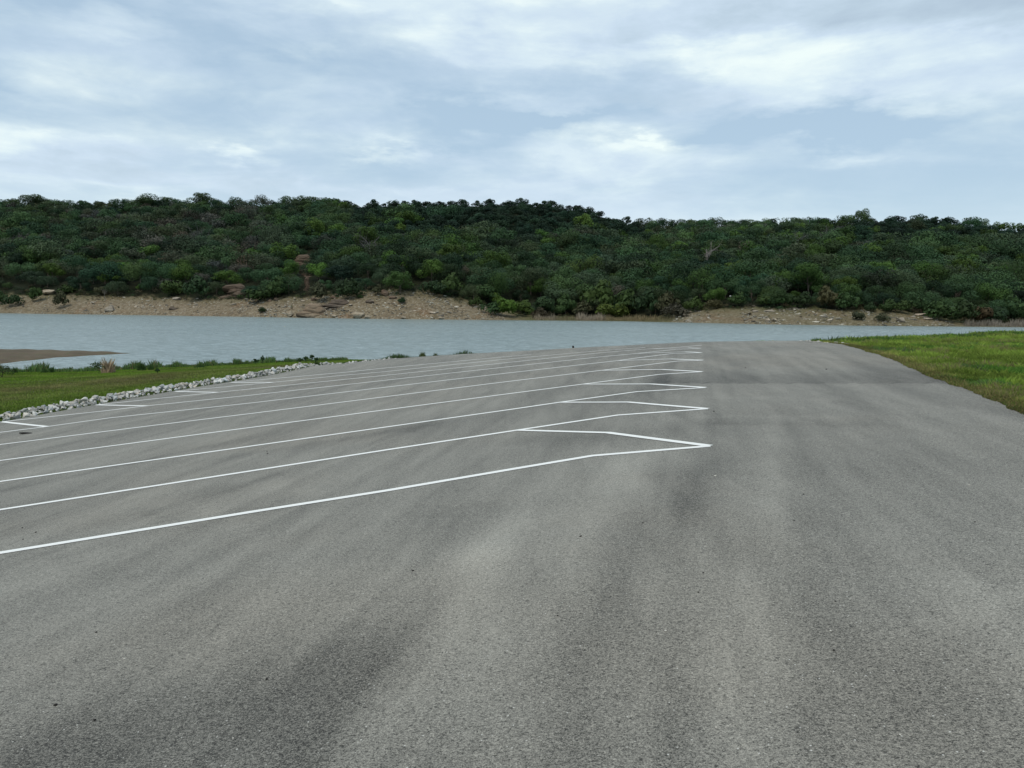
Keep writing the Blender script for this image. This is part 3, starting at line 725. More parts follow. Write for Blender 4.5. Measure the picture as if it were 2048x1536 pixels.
# front rows are the ones that show largest
vis = [q for q in trees if -40 < q[0] < 2090 and q[1] < .97]
vis.sort(key=lambda q: q[3] - d_shore(q[0]))
front = vis[:245]; fid = set(id(q) for q in front)
strip = lambda x: ['far left of view', 'behind left beach', 'above rock ledges', 'above slumped bank', 'behind lime shrubs', 'behind pale reeds', 'left of gravel shore', 'above pale rubble', 'above grassy shore', 'far right of view'][int(np.clip((x + 10) // 207, 0, 9))]
for q in front:
    x, t, X, Y, z, k, s_, tint, tone = q
    dd = Y - d_shore(x); row = 'in the lowest row' if dd < 36 else ('in the second row up' if dd < 50 else ('in the third row up' if dd < 66 else 'higher up'))
    size = 'small ' if s_ < .68 else ('large ' if s_ > .95 else '')
    plant(k, (X, Y, z), s_, tint, '%s%s %s, %s' % (size, LABEL[k] % tone, row, strip(x)), 'tree', '%s trees on the far hill' % {'oak': 'round-crowned', 'juniper': 'juniper', 'elm': 'bright green', 'thin': 'thin grey-green'}[k])
rest = [q for q in trees if id(q) not in fid]
def massed(rest):
    Vs, Fs, Ts = [], [], []; off = 0
    for (x, t, X, Y, z, k, s_, tint, tone) in rest:
        L = KINDS[k][int(pr.integers(len(KINDS[k])))]
        V, Fq = L['cV'], L['cF']; n = len(Fq)
        keep = pr.random(n) < (.46 if t < .6 else .36); gk = 1.42 if t < .6 else 1.58
        q4 = V.reshape(-1, 4, 3)[keep]; c = q4.mean(1, keepdims=True); q4 = c + (q4 - c) * gk
        a = pr.random() * 6.283; ca, sa = math.cos(a), math.sin(a); W = q4.reshape(-1, 3) * s_
        W = np.stack([W[:, 0] * ca - W[:, 1] * sa + X, W[:, 0] * sa + W[:, 1] * ca + Y, W[:, 2] + z], -1)
        Vs.append(W); m_ = len(W) // 4; Fs.append(np.arange(m_ * 4).reshape(-1, 4) + off); off += len(W)
        Ts.append(np.repeat(np.array([tint]), len(W), 0))
    return mesh('hill_woodland', np.concatenate(Vs), np.concatenate(Fs), M_LEAFT, False, {'tint': np.concatenate(Ts)})
o = obj('hill_woodland', massed(rest)); tag(o, 'dense oak and juniper woodland covering the far hill to its ridge', 'woodland', None, 'stuff')
print('trees', len(trees), 'massed', len(rest))

# --- trees that stand out
def far_tree(kind, x, ytop, ybase, wpx, tint, label, cat='tree', group=None, trunk=True, idx=None, name=None):
    P, D = at_far(x, ybase); L = KINDS[kind][0]; h0 = L['cV'][:, 2].max(); w0 = np.ptp(L['cV'][:, 0])
    hs = (ybase - ytop) * D / F / h0; ws = wpx * D / F / w0
    e = plant(kind, tuple(P - np.array([0, 0, .15])), ws, tint, label, cat, group, idx=idx, trunk=trunk, name=name); e.scale = (ws, ws, hs); return e
spec = [('elm', 75, 384, 420, 52, (.045, .075, .030), 'tall spreading tree breaking the skyline above the far left ridge'),
        ('elm', 322, 387, 420, 66, (.045, .075, .030), 'wide-topped tree breaking the ridge line, left of a narrower one'),
        ('elm', 412, 385, 420, 46, (.048, .078, .032), 'compact domed tree on the left ridge, right of the wide-topped one'),
        ('thin', 528, 388, 420, 30, (.055, .070, .045), 'sparse pale tree poking up from the ridge line left of centre'),
        ('elm', 622, 391, 420, 60, (.050, .085, .032), 'light green tree on the ridge left of the dark junipers'),
        ('elm', 1709, 415, 450, 30, (.055, .090, .040), 'lone tall tree rising above the right-hand ridge'),
        ('elm', 1686, 432, 452, 18, (.050, .080, .035), 'small tree just left of the lone tall ridge tree'),
        ('oak', 1165, 512, 578, 86, (.055, .090, .022), 'large yellow-green domed tree low in the middle of the slope'),
        ('oak', 985, 545, 600, 66, (.040, .078, .022), 'broad green tree above the end of the bare bank'),
        ('elm', 60, 484, 535, 72, (.040, .078, .022), 'green tree standing out on the dark left slope'),
        ('elm', 230, 536, 572, 46, (.062, .115, .020), 'bright green tree above the bouldered bank at left'),
        ('elm', 375, 522, 575, 54, (.055, .100, .020), 'bright upright tree just left of the brown rock ledges'),
        ('elm', 458, 538, 575, 52, (.058, .108, .020), 'bright bushy tree directly above the brown ledges'),
        ('elm', 670, 530, 562, 22, (.060, .110, .024), 'narrow bright green tree right of the upper rock outcrop'),
        ('elm', 800, 538, 590, 60, (.040, .080, .020), 'green tree standing above the slumped earth bank'),
        ('elm', 1555, 530, 590, 46, (.050, .098, .022), 'bright upright tree on the right half of the slope'),
        ('elm', 1617, 484, 540, 44, (.050, .095, .022), 'lighter green tree high on the right half of the slope'),
        ('elm', 1690, 560, 610, 52, (.045, .085, .022), 'light green tree above the right gravel shore'),
        ('elm', 1900, 482, 540, 70, (.042, .075, .022), 'wide green tree part-way up the right slope'),
        ('oak', 2020, 514, 600, 80, (.036, .066, .024), 'large dark tree at the right margin above the reeds'),
        ('elm', 1400, 528, 600, 60, (.042, .082, .022), 'fresh green tree beside the dead white trunk'),
        ('oak', 1310, 465, 520, 66, (.045, .085, .020), 'greener crown in the middle of the slope, right of the dark ridge end'),
        ('oak', 850, 455, 510, 90, (.046, .080, .024), 'broad lighter green tree below the dark juniper ridge'),
        ('oak', 560, 450, 510, 80, (.040, .062, .034), 'greyish green wide tree above the upper rock outcrop')]
for sp_ in spec: far_tree(*sp_)
# shrubs along the bank, each seen on its own
shr = [(76, 572, 602, 26, 2), (28, 588, 612, 26, 1), (2, 580, 608, 24, 0), (124, 588, 616, 24, 3), (140, 570, 588, 30, 0), (205, 572, 590, 26, 3), (350, 560, 592, 40, 0), (395, 560, 600, 44, 1), (520, 576, 604, 50, 2),
       (555, 560, 598, 40, 0), (640, 570, 604, 30, 3), (526, 614, 624, 14, 1), (700, 560, 596, 44, 1), (755, 572, 590, 20, 3), (803, 596, 607, 16, 1), (720, 588, 596, 10, 0), (905, 548, 590, 44, 0), (868, 560, 588, 40, 1),
       (952, 592, 614, 22, 2), (970, 566, 604, 46, 0), (985, 604, 628, 40, 0), (1012, 594, 632, 40, 4), (1045, 598, 632, 40, 5), (1088, 590, 630, 46, 1), (1130, 586, 624, 40, 0), (1195, 572, 628, 60, 2), (1245, 580, 630, 50, 0), (1290, 585, 634, 50, 1), (1330, 592, 632, 40, 3),
       (1388, 594, 622, 34, 2), (1425, 598, 618, 26, 3), (1470, 588, 614, 34, 0), (1524, 590, 612, 26, 2), (1560, 586, 612, 40, 0), (1600, 588, 614, 34, 1), (1650, 580, 618, 40, 3), (1690, 586, 620, 44, 0), (1738, 604, 622, 24, 1), (1770, 598, 624, 34, 2),
       (1800, 604, 626, 34, 0), (1828, 596, 622, 40, 2), (1878, 604, 640, 56, 0), (1925, 608, 646, 44, 1), (1958, 610, 646, 40, 6), (1985, 612, 646, 38, 1), (2020, 590, 640, 50, 0), (2050, 598, 640, 40, 2), (1712, 622, 640, 26, 3), (1760, 626, 642, 22, 3), (1080, 616, 636, 24, 6), (1160, 604, 632, 40, 3), (1223, 606, 636, 50, 5), (1345, 608, 634, 40, 6)]
shc = [(.040, .072, .022), (.030, .056, .022), (.045, .078, .022), (.060, .064, .032), (.085, .150, .022), (.055, .092, .022), (.062, .054, .034)]
shn = ['mid-green', 'dark green', 'fresh green', 'olive brown', 'vivid lime green', 'grass green', 'dull brown']
for (x, yt, yb_, w, ci) in shr:
    where = ('on the bare left bank' if x < 560 and yb_ > 598 else 'at the foot of the left woods') if x < 680 else ('beside the slumped earth bank' if x < 960 else ('behind the reeds of the low middle shore' if x < 1340 else ('above the right gravel shore' if x < 1850 else 'by the reeds at the far right')))
    far_tree('shrub', x, yt, yb_ + 1, w, jit(shc[ci], .08), '%s%s shrub %s' % ('wide ' if w > 40 else ('narrow ' if w < 25 else ('tall ' if yb_ - yt > 36 else '')), shn[ci], where), 'shrub', 'shrubs along the far bank', trunk=False)
# a few hundred tiny shrubs and weeds along the bank read as one cover
def undergrowth():
    Vs, Fs, Ts, off = [], [], [], 0
    for i in range(1500):
        x = pr.uniform(-300, 2300); t = pr.choice([pr.uniform(.085, .15), pr.uniform(.105, .14), pr.uniform(.03, .12)])
        yb_ = np.interp(x, XB, YB); ysh = np.interp(x, XS, YSH)
        if t < .075 and pr.random() < .8 and ysh - yb_ > 16: continue
        P = far_pt(np.array(x), np.array(t)); L = KINDS['shrub'][i % 5]; keep = pr.random(len(L['cF'])) < .20
        q4 = L['cV'].reshape(-1, 4, 3)[keep]; s_ = pr.uniform(.18, .55) if i % 3 else pr.uniform(.4, .95) * (t > .09)
        if s_ < .1: continue
        s_ = float(s_); W = q4.reshape(-1, 3) * s_ + P
        Vs.append(W); m_ = len(W) // 4; Fs.append(np.arange(m_ * 4).reshape(-1, 4) + off); off += len(W)
        Ts.append(np.repeat([jit([(.045, .07, .025), (.07, .062, .036), (.085, .075, .045), (.030, .055, .022)][int(pr.integers(4))])], len(W), 0))
    return mesh('bank_undergrowth', np.concatenate(Vs), np.concatenate(Fs), M_LEAFT, False, {'tint': np.concatenate(Ts)})
tag(obj('bank_undergrowth', undergrowth()), 'patchy weeds and low scrub on the far bank', 'scrub', None, 'stuff')

# dead and bare trees
def bare_tree(x, ytop, ybase, tint, label, spread=.5, fuzz=None):
    P, D = at_far(x, ybase); H = (ybase - ytop) * D / F
    e = obj('dead_tree', None, None, tuple(P)); tag(e, label, 'dead tree', 'bare trees on the far hill')
    t_ = obj('trunk', mesh('trunk', *trunk_arrays(pr, H, .035 * H, 7, spread, 5), M_BARK), e); t_.color = (*[q * .62 for q in tint], 1)
    if fuzz:
        V, Fq = crown_arrays(pr, H * .55, H * .8, 18, 260, .16, 'dome', .5); V[:, 2] += H * .35
        c = obj('crown', mesh('crown', V, Fq, M_LEAF), e); c.color = (*fuzz, 1)
for a_ in [(1408, 492, 540, (.38, .34, .32), 'pale dead tree with upright trunk in the right half of the slope'),
           (297, 455, 490, (.26, .25, .21), 'bare twisted tree on the dark left slope'),
           (434, 494, 530, (.34, .33, .29), 'small whitish dead tree left of the upper rock outcrop'),
           (467, 474, 500, (.26, .25, .22), 'thin bare trunk above the whitish dead tree'),
           (498, 518, 556, (.34, .25, .20), 'brownish bare tree beside the upper rock outcrop', .5, (.14, .095, .06)),
           (335, 510, 545, (.30, .22, .16), 'dry brown tree above the left bank', .6, (.13, .095, .065)),
           (212, 578, 597, (.24, .23, .2), 'grey bare snag lying over the left bank'),
           (1640, 462, 500, (.20, .19, .19), 'grey bare tree high on the right slope', .6, (.085, .08, .078)),
           (1590, 470, 505, (.19, .18, .19), 'grey leafless tree left of the light green one', .6, (.085, .08, .082)),
           (400, 460, 500, (.20, .19, .19), 'grey leafless tree in the left middle slope', .6, (.085, .08, .078)),
           (210, 440, 475, (.20, .18, .18), 'grey leafless tree on the upper left slope', .6, (.085, .08, .078)),
           (50, 470, 505, (.19, .17, .17), 'grey leafless tree at the far left', .6, (.085, .075, .078)),
           (740, 480, 520, (.22, .21, .21), 'greyish bare tree in the left middle of the hill', .6, (.08, .085, .075)),
           (1320, 470, 500, (.26, .2, .17), 'reddish bare crown right of the dark ridge end', .6, (.11, .075, .055)),
           (1722, 490, 520, (.22, .21, .22), 'grey bare crown below the right ridge', .6, (.085, .085, .08)),
           (2012, 580, 602, (.40, .37, .33), 'slim white trunk below the large dark tree at the right margin', .15)]: bare_tree(*a_)

# ------------------------------------------------------------------ rocks
def rock_mesh(r, name, mat, flat=.7, sub=2, rough=.22, cuts=7):
    import bmesh
    bm = bmesh.new(); bmesh.ops.create_icosphere(bm, subdivisions=sub, radius=1.0)
    V = np.array([v.co[:] for v in bm.verts])
    for _ in range(cuts):
        n = r.normal(size=3); n /= np.linalg.norm(n); d = V @ n; lim = .45 + .4 * r.random(); over = np.maximum(0, d - lim); V -= over[:, None] * n * .92
    V += r.normal(size=V.shape) * rough * .12
    V[:, 2] *= flat
    for v, c in zip(bm.verts, V): v.co = c
    m = bpy.data.meshes.new(name); bm.to_mesh(m); bm.free(); m.materials.append(mat); return m
rk = np.random.default_rng(5)
def hull_rock(r, name, mat, dims=(1, 1, 1), n=13):
    import bmesh
    bm = bmesh.new(); P = r.normal(size=(n, 3)); P /= np.linalg.norm(P, axis=1)[:, None]; P *= r.uniform(.8, 1.12, (n, 1)); P = P * np.array(dims)
    for p in P: bm.verts.new(p)
    bmesh.ops.convex_hull(bm, input=list(bm.verts)); bmesh.ops.delete(bm, geom=[v for v in bm.verts if not v.link_faces], context='VERTS')
    bmesh.ops.bevel(bm, geom=list(bm.edges), offset=.05, segments=1, affect='EDGES', clamp_overlap=True)
    bmesh.ops.triangulate(bm, faces=bm.faces[:]); m = bpy.data.meshes.new(name); bm.to_mesh(m); bm.free(); m.materials.append(mat); return m
RIP = [hull_rock(rk, 'riprap_stone', M_RIP, (1, rk.uniform(.6, 1), rk.uniform(.55, .95)), int(rk.integers(9, 16))) for _ in range(16)]
BOU = [hull_rock(rk, 'boulder', M_ROCK, (1, rk.uniform(.7, 1), rk.uniform(.6, .9)), int(rk.integers(12, 20))) for _ in range(9)]
LEDGE = []
for i in range(4):
    parts = []
    import bmesh
    bm = bmesh.new()
    for l in range(11):
        lay = l // 3; mm = hull_rock(rk, 'x', M_ROCK, (1, .9, .5), 14); V = np.array([v.co[:] for v in mm.vertices]); V = V * np.array([.72 * rk.uniform(.6, 1.2), .6, .95 * rk.uniform(.7, 1.2)]) + np.array([rk.uniform(-.62, .62) * (1 - .18 * lay), .18 * lay + .1 * rk.normal(), -.62 + .40 * lay])
        Fq = np.array([p.vertices[:] for p in mm.polygons]); parts.append((V, Fq))
    V, Fq = join(parts); LEDGE.append(mesh('rock_ledge', V, Fq, M_ROCK))
def far_rock(x, y, w, h, tint, label, ms=BOU, name='boulder', group='boulders on the far bank'):
    P, D = at_far(x, y + h / 2); sx = w / 2 * D / F; sz = h / 2 * D / F
    o = obj(name, ms[int(rk.integers(len(ms)))], None, (P[0], P[1], P[2] + sz * .5), (0, rk.normal() * .08, rk.normal() * .3), (sx * 1.08, sx * .8, sz * 1.5)); o.color = (*tint, 1)
    tag(o, label, 'rock', group); return o
GREY, TAN, RED, PALE, DRK = (.92, .98, 1.05), (.95, .97, .95), (.46, .41, .39), (1.3, 1.35, 1.4), (.34, .33, .34)
rocks = [(221, 613, 26, 18, GREY, 'largest grey boulder on the far left beach'), (101, 582, 30, 11, TAN, 'low flat rock under the trees at far left'), (187, 604, 10, 8, GREY, 'small grey boulder up-left of the largest one'),
         (274, 611, 13, 7, PALE, 'pale boulder right of the largest grey one'), (289, 611, 10, 8, PALE, 'roundish pale boulder with another touching it on the left'), (347, 615, 21, 9, DRK, 'dark flat boulder on reddish earth'),
         (355, 596, 22, 8, GREY, 'grey slab at the top of the left bank'), (395, 607, 10, 8, GREY, 'dark round stone midway along the left bank'), (579, 625, 19, 15, TAN, 'tan boulder at the water left of the big layered outcrop'),
         (716, 625, 29, 19, TAN, 'large tan wedge-shaped boulder at the waterline'), (734, 631, 18, 9, TAN, 'low tan boulder right of the wedge-shaped one'), (740, 601, 22, 10, DRK, 'dark blocky boulder high on the bank'),
         (700, 609, 14, 7, GREY, 'grey boulder right of the dark ledges'), (668, 630, 13, 7, TAN, 'tan boulder at the water right of the layered outcrop'), (670, 590, 20, 12, RED, 'reddish boulder on top of the dark ledges'),
         (630, 597, 16, 8, RED, 'reddish brown block above the layered outcrop'), (648, 619, 8, 9, PALE, 'pale leaning slab right of the layered outcrop'), (770, 583, 16, 16, RED, 'tilted red slab under the trees'), (785, 592, 18, 10, RED, 'red slab lying against the tilted one'),
         (606, 601, 10, 4, PALE, 'white flat stone above the layered outcrop'), (553, 597, 12, 8, RED, 'brown block at the foot of the trees, left of the outcrop'), (540, 600, 12, 8, RED, 'dark brown block by the trees, leftmost of two'),
         (1373, 621, 34, 8, TAN, 'long flat tan rock capping the right gravel shore'), (1508, 621, 15, 9, GREY, 'grey boulder on the right shore above pale rubble'), (1535, 620, 27, 6, GREY, 'long grey slab on the right shore'),
         (1544, 638, 14, 10, PALE, 'pale squarish boulder near the right waterline'), (1533, 639, 10, 8, PALE, 'pale boulder touching the squarish one'), (1656, 638, 13, 7, PALE, 'white boulder standing clear on the right shore'),
         (1628, 637, 8, 6, PALE, 'small white stone left of the clear white boulder'), (1760, 633, 9, 5, PALE, 'small white stone in the grass of the right shore'), (1797, 637, 23, 11, GREY, 'wide pale grey boulder before the right point'),
         (1837, 627, 30, 9, PALE, 'upper white slab on the right point'), (1850, 636, 30, 6, PALE, 'lower white slab on the right point'), (1822, 632, 16, 6, GREY, 'grey slab beside the white slabs of the right point'),
         (1503, 612, 10, 6, DRK, 'dark stone at the foot of the right woods'), (882, 634, 16, 7, TAN, 'tan boulder low on the gravel bank, middle'), (864, 624, 14, 6, PALE, 'pale stone on the gravel bank slope, middle'), (806, 634, 12, 5, TAN, 'low stone at the waterline of the gravel bank'),
         (960, 612, 7, 5, PALE, 'small white stone at the tail of the gravel bank'), (470, 607, 12, 5, GREY, 'grey stone under the brown ledges')]
for q in rocks: far_rock(*q)
for q in [(470, 580, 58, 24, (.32, .29, .28), 'brown layered rock ledges under the left trees'), (622, 619, 52, 28, (.62, .58, .54), 'big striped brown outcrop standing in the beach'), (674, 606, 50, 16, DRK, 'dark layered ledge right of the striped outcrop'),
          (606, 520, 46, 24, (.30, .27, .25), 'reddish rock outcrop high among the trees'), (612, 545, 30, 16, (.27, .24, .23), 'lower step of the rock outcrop among the trees'), (614, 566, 12, 24, (.28, .25, .24), 'narrow rock rib below the outcrop among the trees')]:
    far_rock(*q, ms=LEDGE, name='rock_ledge', group='rock ledges on the far shore')
# loose stone cover of the bank: nobody could count it
def rubble():
    Vs, Fs, Ts, off = [], [], [], 0
    base = [np.array([v.co[:] for v in m.vertices]) for m in RIP]; bf = [np.array([p.vertices[:] for p in m.polygons]) for m in RIP]
    small = hull_rock(rk, 's', M_RIP, (1, .8, .6), 8); sv = np.array([v.co[:] for v in small.vertices]); sf = np.array([p.vertices[:] for p in small.polygons])
    seg = [(0, 560, .5), (480, 700, 1.0), (640, 1010, 1.2), (1345, 1420, 1.6), (1480, 1600, 1.0), (1600, 1900, .6), (-400, 0, .3)]
    for x0, x1, dens in seg:
        for _ in range(int((x1 - x0) * dens * 5)):
            x = rk.uniform(x0, x1); t = .112 * rk.random() ** 1.1 + .001
            P = far_pt(np.array(x), np.array(t)); s_ = .24 * math.exp(rk.normal() * .7)
            if s_ > 1.3: continue
            a = rk.random() * 6.28; V = sv * s_ * np.array([1 + .3 * rk.normal(), 1, .8]); V = np.stack([V[:, 0] * math.cos(a) - V[:, 1] * math.sin(a), V[:, 0] * math.sin(a) + V[:, 1] * math.cos(a), V[:, 2]], -1) + P
            Vs.append(V); Fs.append(sf + off); off += len(V); b_ = rk.choice([rk.uniform(.25, .7), rk.uniform(1.0, 1.7)]); Ts.append(np.repeat([[.31 * b_, .29 * b_, .245 * b_]], len(V), 0))
    return mesh('shore_rubble', np.concatenate(Vs), np.concatenate(Fs), M_RUB, False, {'tint': np.concatenate(Ts)})
M_RUB = mat_attr('rubble', .9, .15, 0, 6, .3)
tag(obj('shore_rubble', rubble()), 'loose pale stones strewn over the far bank', 'rubble', None, 'stuff')

# dry reeds on the far shore
def blades(pts, hgt, wid, lean, tints, r, name, seg=1, mat=None):
    n = len(pts); a = r.random(n) * 6.283; d = np.stack([np.cos(a), np.sin(a), np.zeros(n)], -1)
    la = r.random(n) * 6.283; ln = np.stack([np.cos(la), np.sin(la), np.zeros(n)], -1) * (lean * hgt * r.random(n))[:, None]
    h = np.stack([np.zeros(n), np.zeros(n), hgt], -1)
    w = (wid / 2)[:, None] if np.ndim(wid) else wid / 2
    b0 = pts - d * w; b1 = pts + d * w; m0 = pts + h * .55 + ln * .35 + d * w * .75; tp = pts + h + ln
    V = np.stack([b0, b1, m0, tp], 1).reshape(-1, 3); i = np.arange(n)[:, None] * 4
    return mesh(name, V, np.concatenate([i + np.array([[0, 1, 2]]), i + np.array([[0, 2, 3]])]), mat or M_BLADE, False, {'tint': np.repeat(tints, 4, 0)})
def reeds():
    pts, hs, tn = [], [], []
    for x0, x1, n, h, c in [(1068, 1112, 900, 2.6, (.30, .25, .18)), (1112, 1160, 500, 1.6, (.22, .19, .11)), (1152, 1206, 1300, 3.0, (.32, .265, .20)), (1206, 1310, 1700, 2.2, (.26, .21, .12)), (1310, 1350, 300, 1.4, (.2, .17, .1)), (1925, 1975, 900, 2.2, (.22, .19, .15)), (1975, 2110, 3000, 2.4, (.27, .235, .19)), (1560, 1900, 500, .8, (.20, .18, .09)), (1040, 1400, 900, .9, (.13, .16, .05)), (2110, 2500, 2000, 3, (.3, .26, .2))]:
        x = pr.uniform(x0, x1, n); t = pr.uniform(.003, .05, n); P = far_pt(x, t) + pr.normal(size=(n, 3)) * [.5, .5, 0]
        clump = .55 + .45 * np.sin(x * .35 + np.sin(x * .13) * 3) ; pts.append(P); hs.append(h * (.35 + .65 * clump) * pr.uniform(.15, 1.1, n)); tn.append(np.array(c)[None] * pr.uniform(.6, 1.25, (n, 1)))
    return blades(np.concatenate(pts), np.concatenate(hs), .10, .35, np.concatenate(tn), pr, 'dry_reeds')
tag(obj('dry_reeds', reeds()), 'pale dry reeds standing along the low parts of the far shore', 'reeds', None, 'stuff')

# small white float seen in the bushes on the right of the far shore
def white_float(x, y, r_, label):
    P, D = at_far(x, min(y + 14, 626)); d = ray(x, y); p = d * ((P[1] - 1.5) / d[1]) + np.array([0, 0, CAMZ])
    import bmesh
    e = obj('marker_sign', None, None, (p[0], p[1], P[2])); tag(e, label, 'sign')
    bm = bmesh.new(); bmesh.ops.create_cone(bm, cap_ends=True, segments=8, radius1=.04, radius2=.035, depth=p[2] - P[2] + .6, matrix=Matrix.Translation((0, 0, (p[2] - P[2]) / 2 - .1)))
    m = bpy.data.meshes.new('post'); bm.to_mesh(m); bm.free(); m.materials.append(M_DARK); obj('post', m, e)
    bm = bmesh.new(); bmesh.ops.create_cone(bm, cap_ends=True, segments=20, radius1=r_, radius2=r_, depth=.05, matrix=Matrix.Translation((0, -.06, p[2] - P[2])) @ Matrix.Rotation(math.pi / 2, 4, 'X'))
    m = bpy.data.meshes.new('disc'); bm.to_mesh(m); bm.free(); m.materials.append(M_WHITE); obj('disc', m, e)
M_WHITE, _t, _b = new_mat('white_paint'); _b.inputs['Base Color'].default_value = (.8, .8, .8, 1)
white_float(1461, 593, .36, 'small round white marker among the bushes on the far right shore')

# ------------------------------------------------------------------ stone edging along the lot
edge = np.array(L2d + FAR2d[:4]); ed = [L2d[0] + (startL - L2d[0]) * .5] + list(edge); ed = np.array(ed)
segl = np.hypot(*np.diff(ed, axis=0).T); cum = np.concatenate([[0], np.cumsum(segl)])
def along(s):
    i = int(np.clip(np.searchsorted(cum, s) - 1, 0, len(segl) - 1)); u_ = (s - cum[i]) / segl[i]; p = ed[i] * (1 - u_) + ed[i+1] * u_
    t_ = (ed[i+1] - ed[i]) / segl[i]; return p, np.array([-t_[1], t_[0]])
stones = []
s = 0.
while s < cum[-1]:
    p, n_ = along(s); vispx = proj([[p[0], p[1], lotz(p[0], p[1])]])[0]; far = np.clip((s - cum[7]) / (cum[-1] - cum[7]), 0, 1)
    thin = float(np.clip((vispx[0] - 620) / 60, 0, 1))
    if vispx[0] > 800: break
    width = 1.0 * (1 - .72 * thin); rows = 6 if False else 5 if thin < .5 else 3
    for k in range(rows):
        off = .10 + width * (k + rk.random() * .8) / rows; sz = float(np.clip(.076 * math.exp(rk.normal() * .36), .04, .16)) * (1 - .3 * thin)
        lift = (.17 * math.sin(math.pi * np.clip((off - .02) / (width + .1), 0, 1)) * (.5 + .6 * rk.random())) * (1 - .75 * thin)
        q = p + n_ * off + rk.normal(size=2) * .04
        stones.append((q[0], q[1], sz, lift, vispx[0], k))
    s += .09 + .03 * rk.random()
pts2 = np.array([[a_[0], a_[1]] for a_ in stones]); gz = groundz(pts2[:, 0], pts2[:, 1])
pj = proj(np.column_stack([pts2, gz])); size_px = np.array([a_[2] for a_ in stones]) * F / pj[:, 2] * (pj[:, 0] > -25)
order = np.argsort(-size_px); ind = set(order[:298].tolist())
Vs, Fs, Ts, off_ = [], [], [], 0
RV = [(np.array([v.co[:] for v in m.vertices]), np.array([p.vertices[:] for p in m.polygons])) for m in RIP]
def stone_label(b_, sz, k, vx):
    where = 'left of the first stall bar' if vx < 4 else ('beside the first stall bar' if vx < 94 else ('before the second stall bar' if vx < 192 else ('beside the second stall bar' if vx < 293 else ('before the third stall bar' if vx < 350 else 'past the third stall bar'))))
    return '%s%s limestone lump %s of the edging, %s' % ('big ' if sz > .105 else ('small ' if sz < .06 else ''), 'white' if b_ > .98 else ('grey' if b_ < .75 else 'pale'), ['against the asphalt', 'in the front', 'on the crest', 'in the back', 'against the grass'][k], where)
for i, (x, y, sz, lift, vx, rowk) in enumerate(stones):
    z = gz[i] + sz * .25 + lift; k = int(rk.integers(len(RIP))); b_ = float(rk.uniform(.55, 1.15)); tw = float(rk.normal() * .04)
    rot = (rk.random() * 6.28, rk.random() * .8, rk.random() * 6.28)
    if i in ind:
        o = obj('riprap_stone', RIP[k], None, (x, y, z), rot, (sz * rk.uniform(.9, 1.3), sz, sz)); o.color = (b_ * (1 + tw), b_, b_ * (1 - tw), 1)
        tag(o, stone_label(b_, sz, rowk, vx), 'stone', 'limestone lumps edging the lot')
    elif vx > -700:
        V, Fq = RV[k]; Rm = np.array(Matrix.Rotation(rot[2], 3, 'Z') @ Matrix.Rotation(rot[1], 3, 'Y')); Vs.append(V * sz @ Rm.T + np.array([x, y, z])); Fs.append(Fq + off_); off_ += len(V); Ts.append(np.repeat([[.46 * b_, .455 * b_, .43 * b_]], len(V), 0))
# stones dumped at the far right corner of the pavement
for q in range(230):
    u_ = rk.random(); a_, b2_ = hit(1690, 688)[:2], np.array(FAR2d[-1]); p = a_ * (1 - u_) + b2_ * u_; outn = np.array([.25, .97]); p = p + outn * rk.uniform(.05, 1.1) + rk.normal(size=2) * .15
    sz = rk.uniform(.03, .09); k = int(rk.integers(len(RIP))); V, Fq = RV[k]; z = float(groundz(np.array([p[0]]), np.array([p[1]]))[0])
    Vs.append(V * sz + np.array([p[0], p[1], z + sz * .5])); Fs.append(Fq + off_); off_ += len(V); c_ = rk.uniform(.25, .45); Ts.append(np.repeat([[c_, c_ * .98, c_ * .9]], len(V), 0))
o = obj('riprap_rubble', mesh('riprap_rubble', np.concatenate(Vs), np.concatenate(Fs), M_RUB, False, {'tint': np.concatenate(Ts)})); tag(o, 'smaller pale stones filling the edging and the far corners of the lot', 'rubble', None, 'stuff')

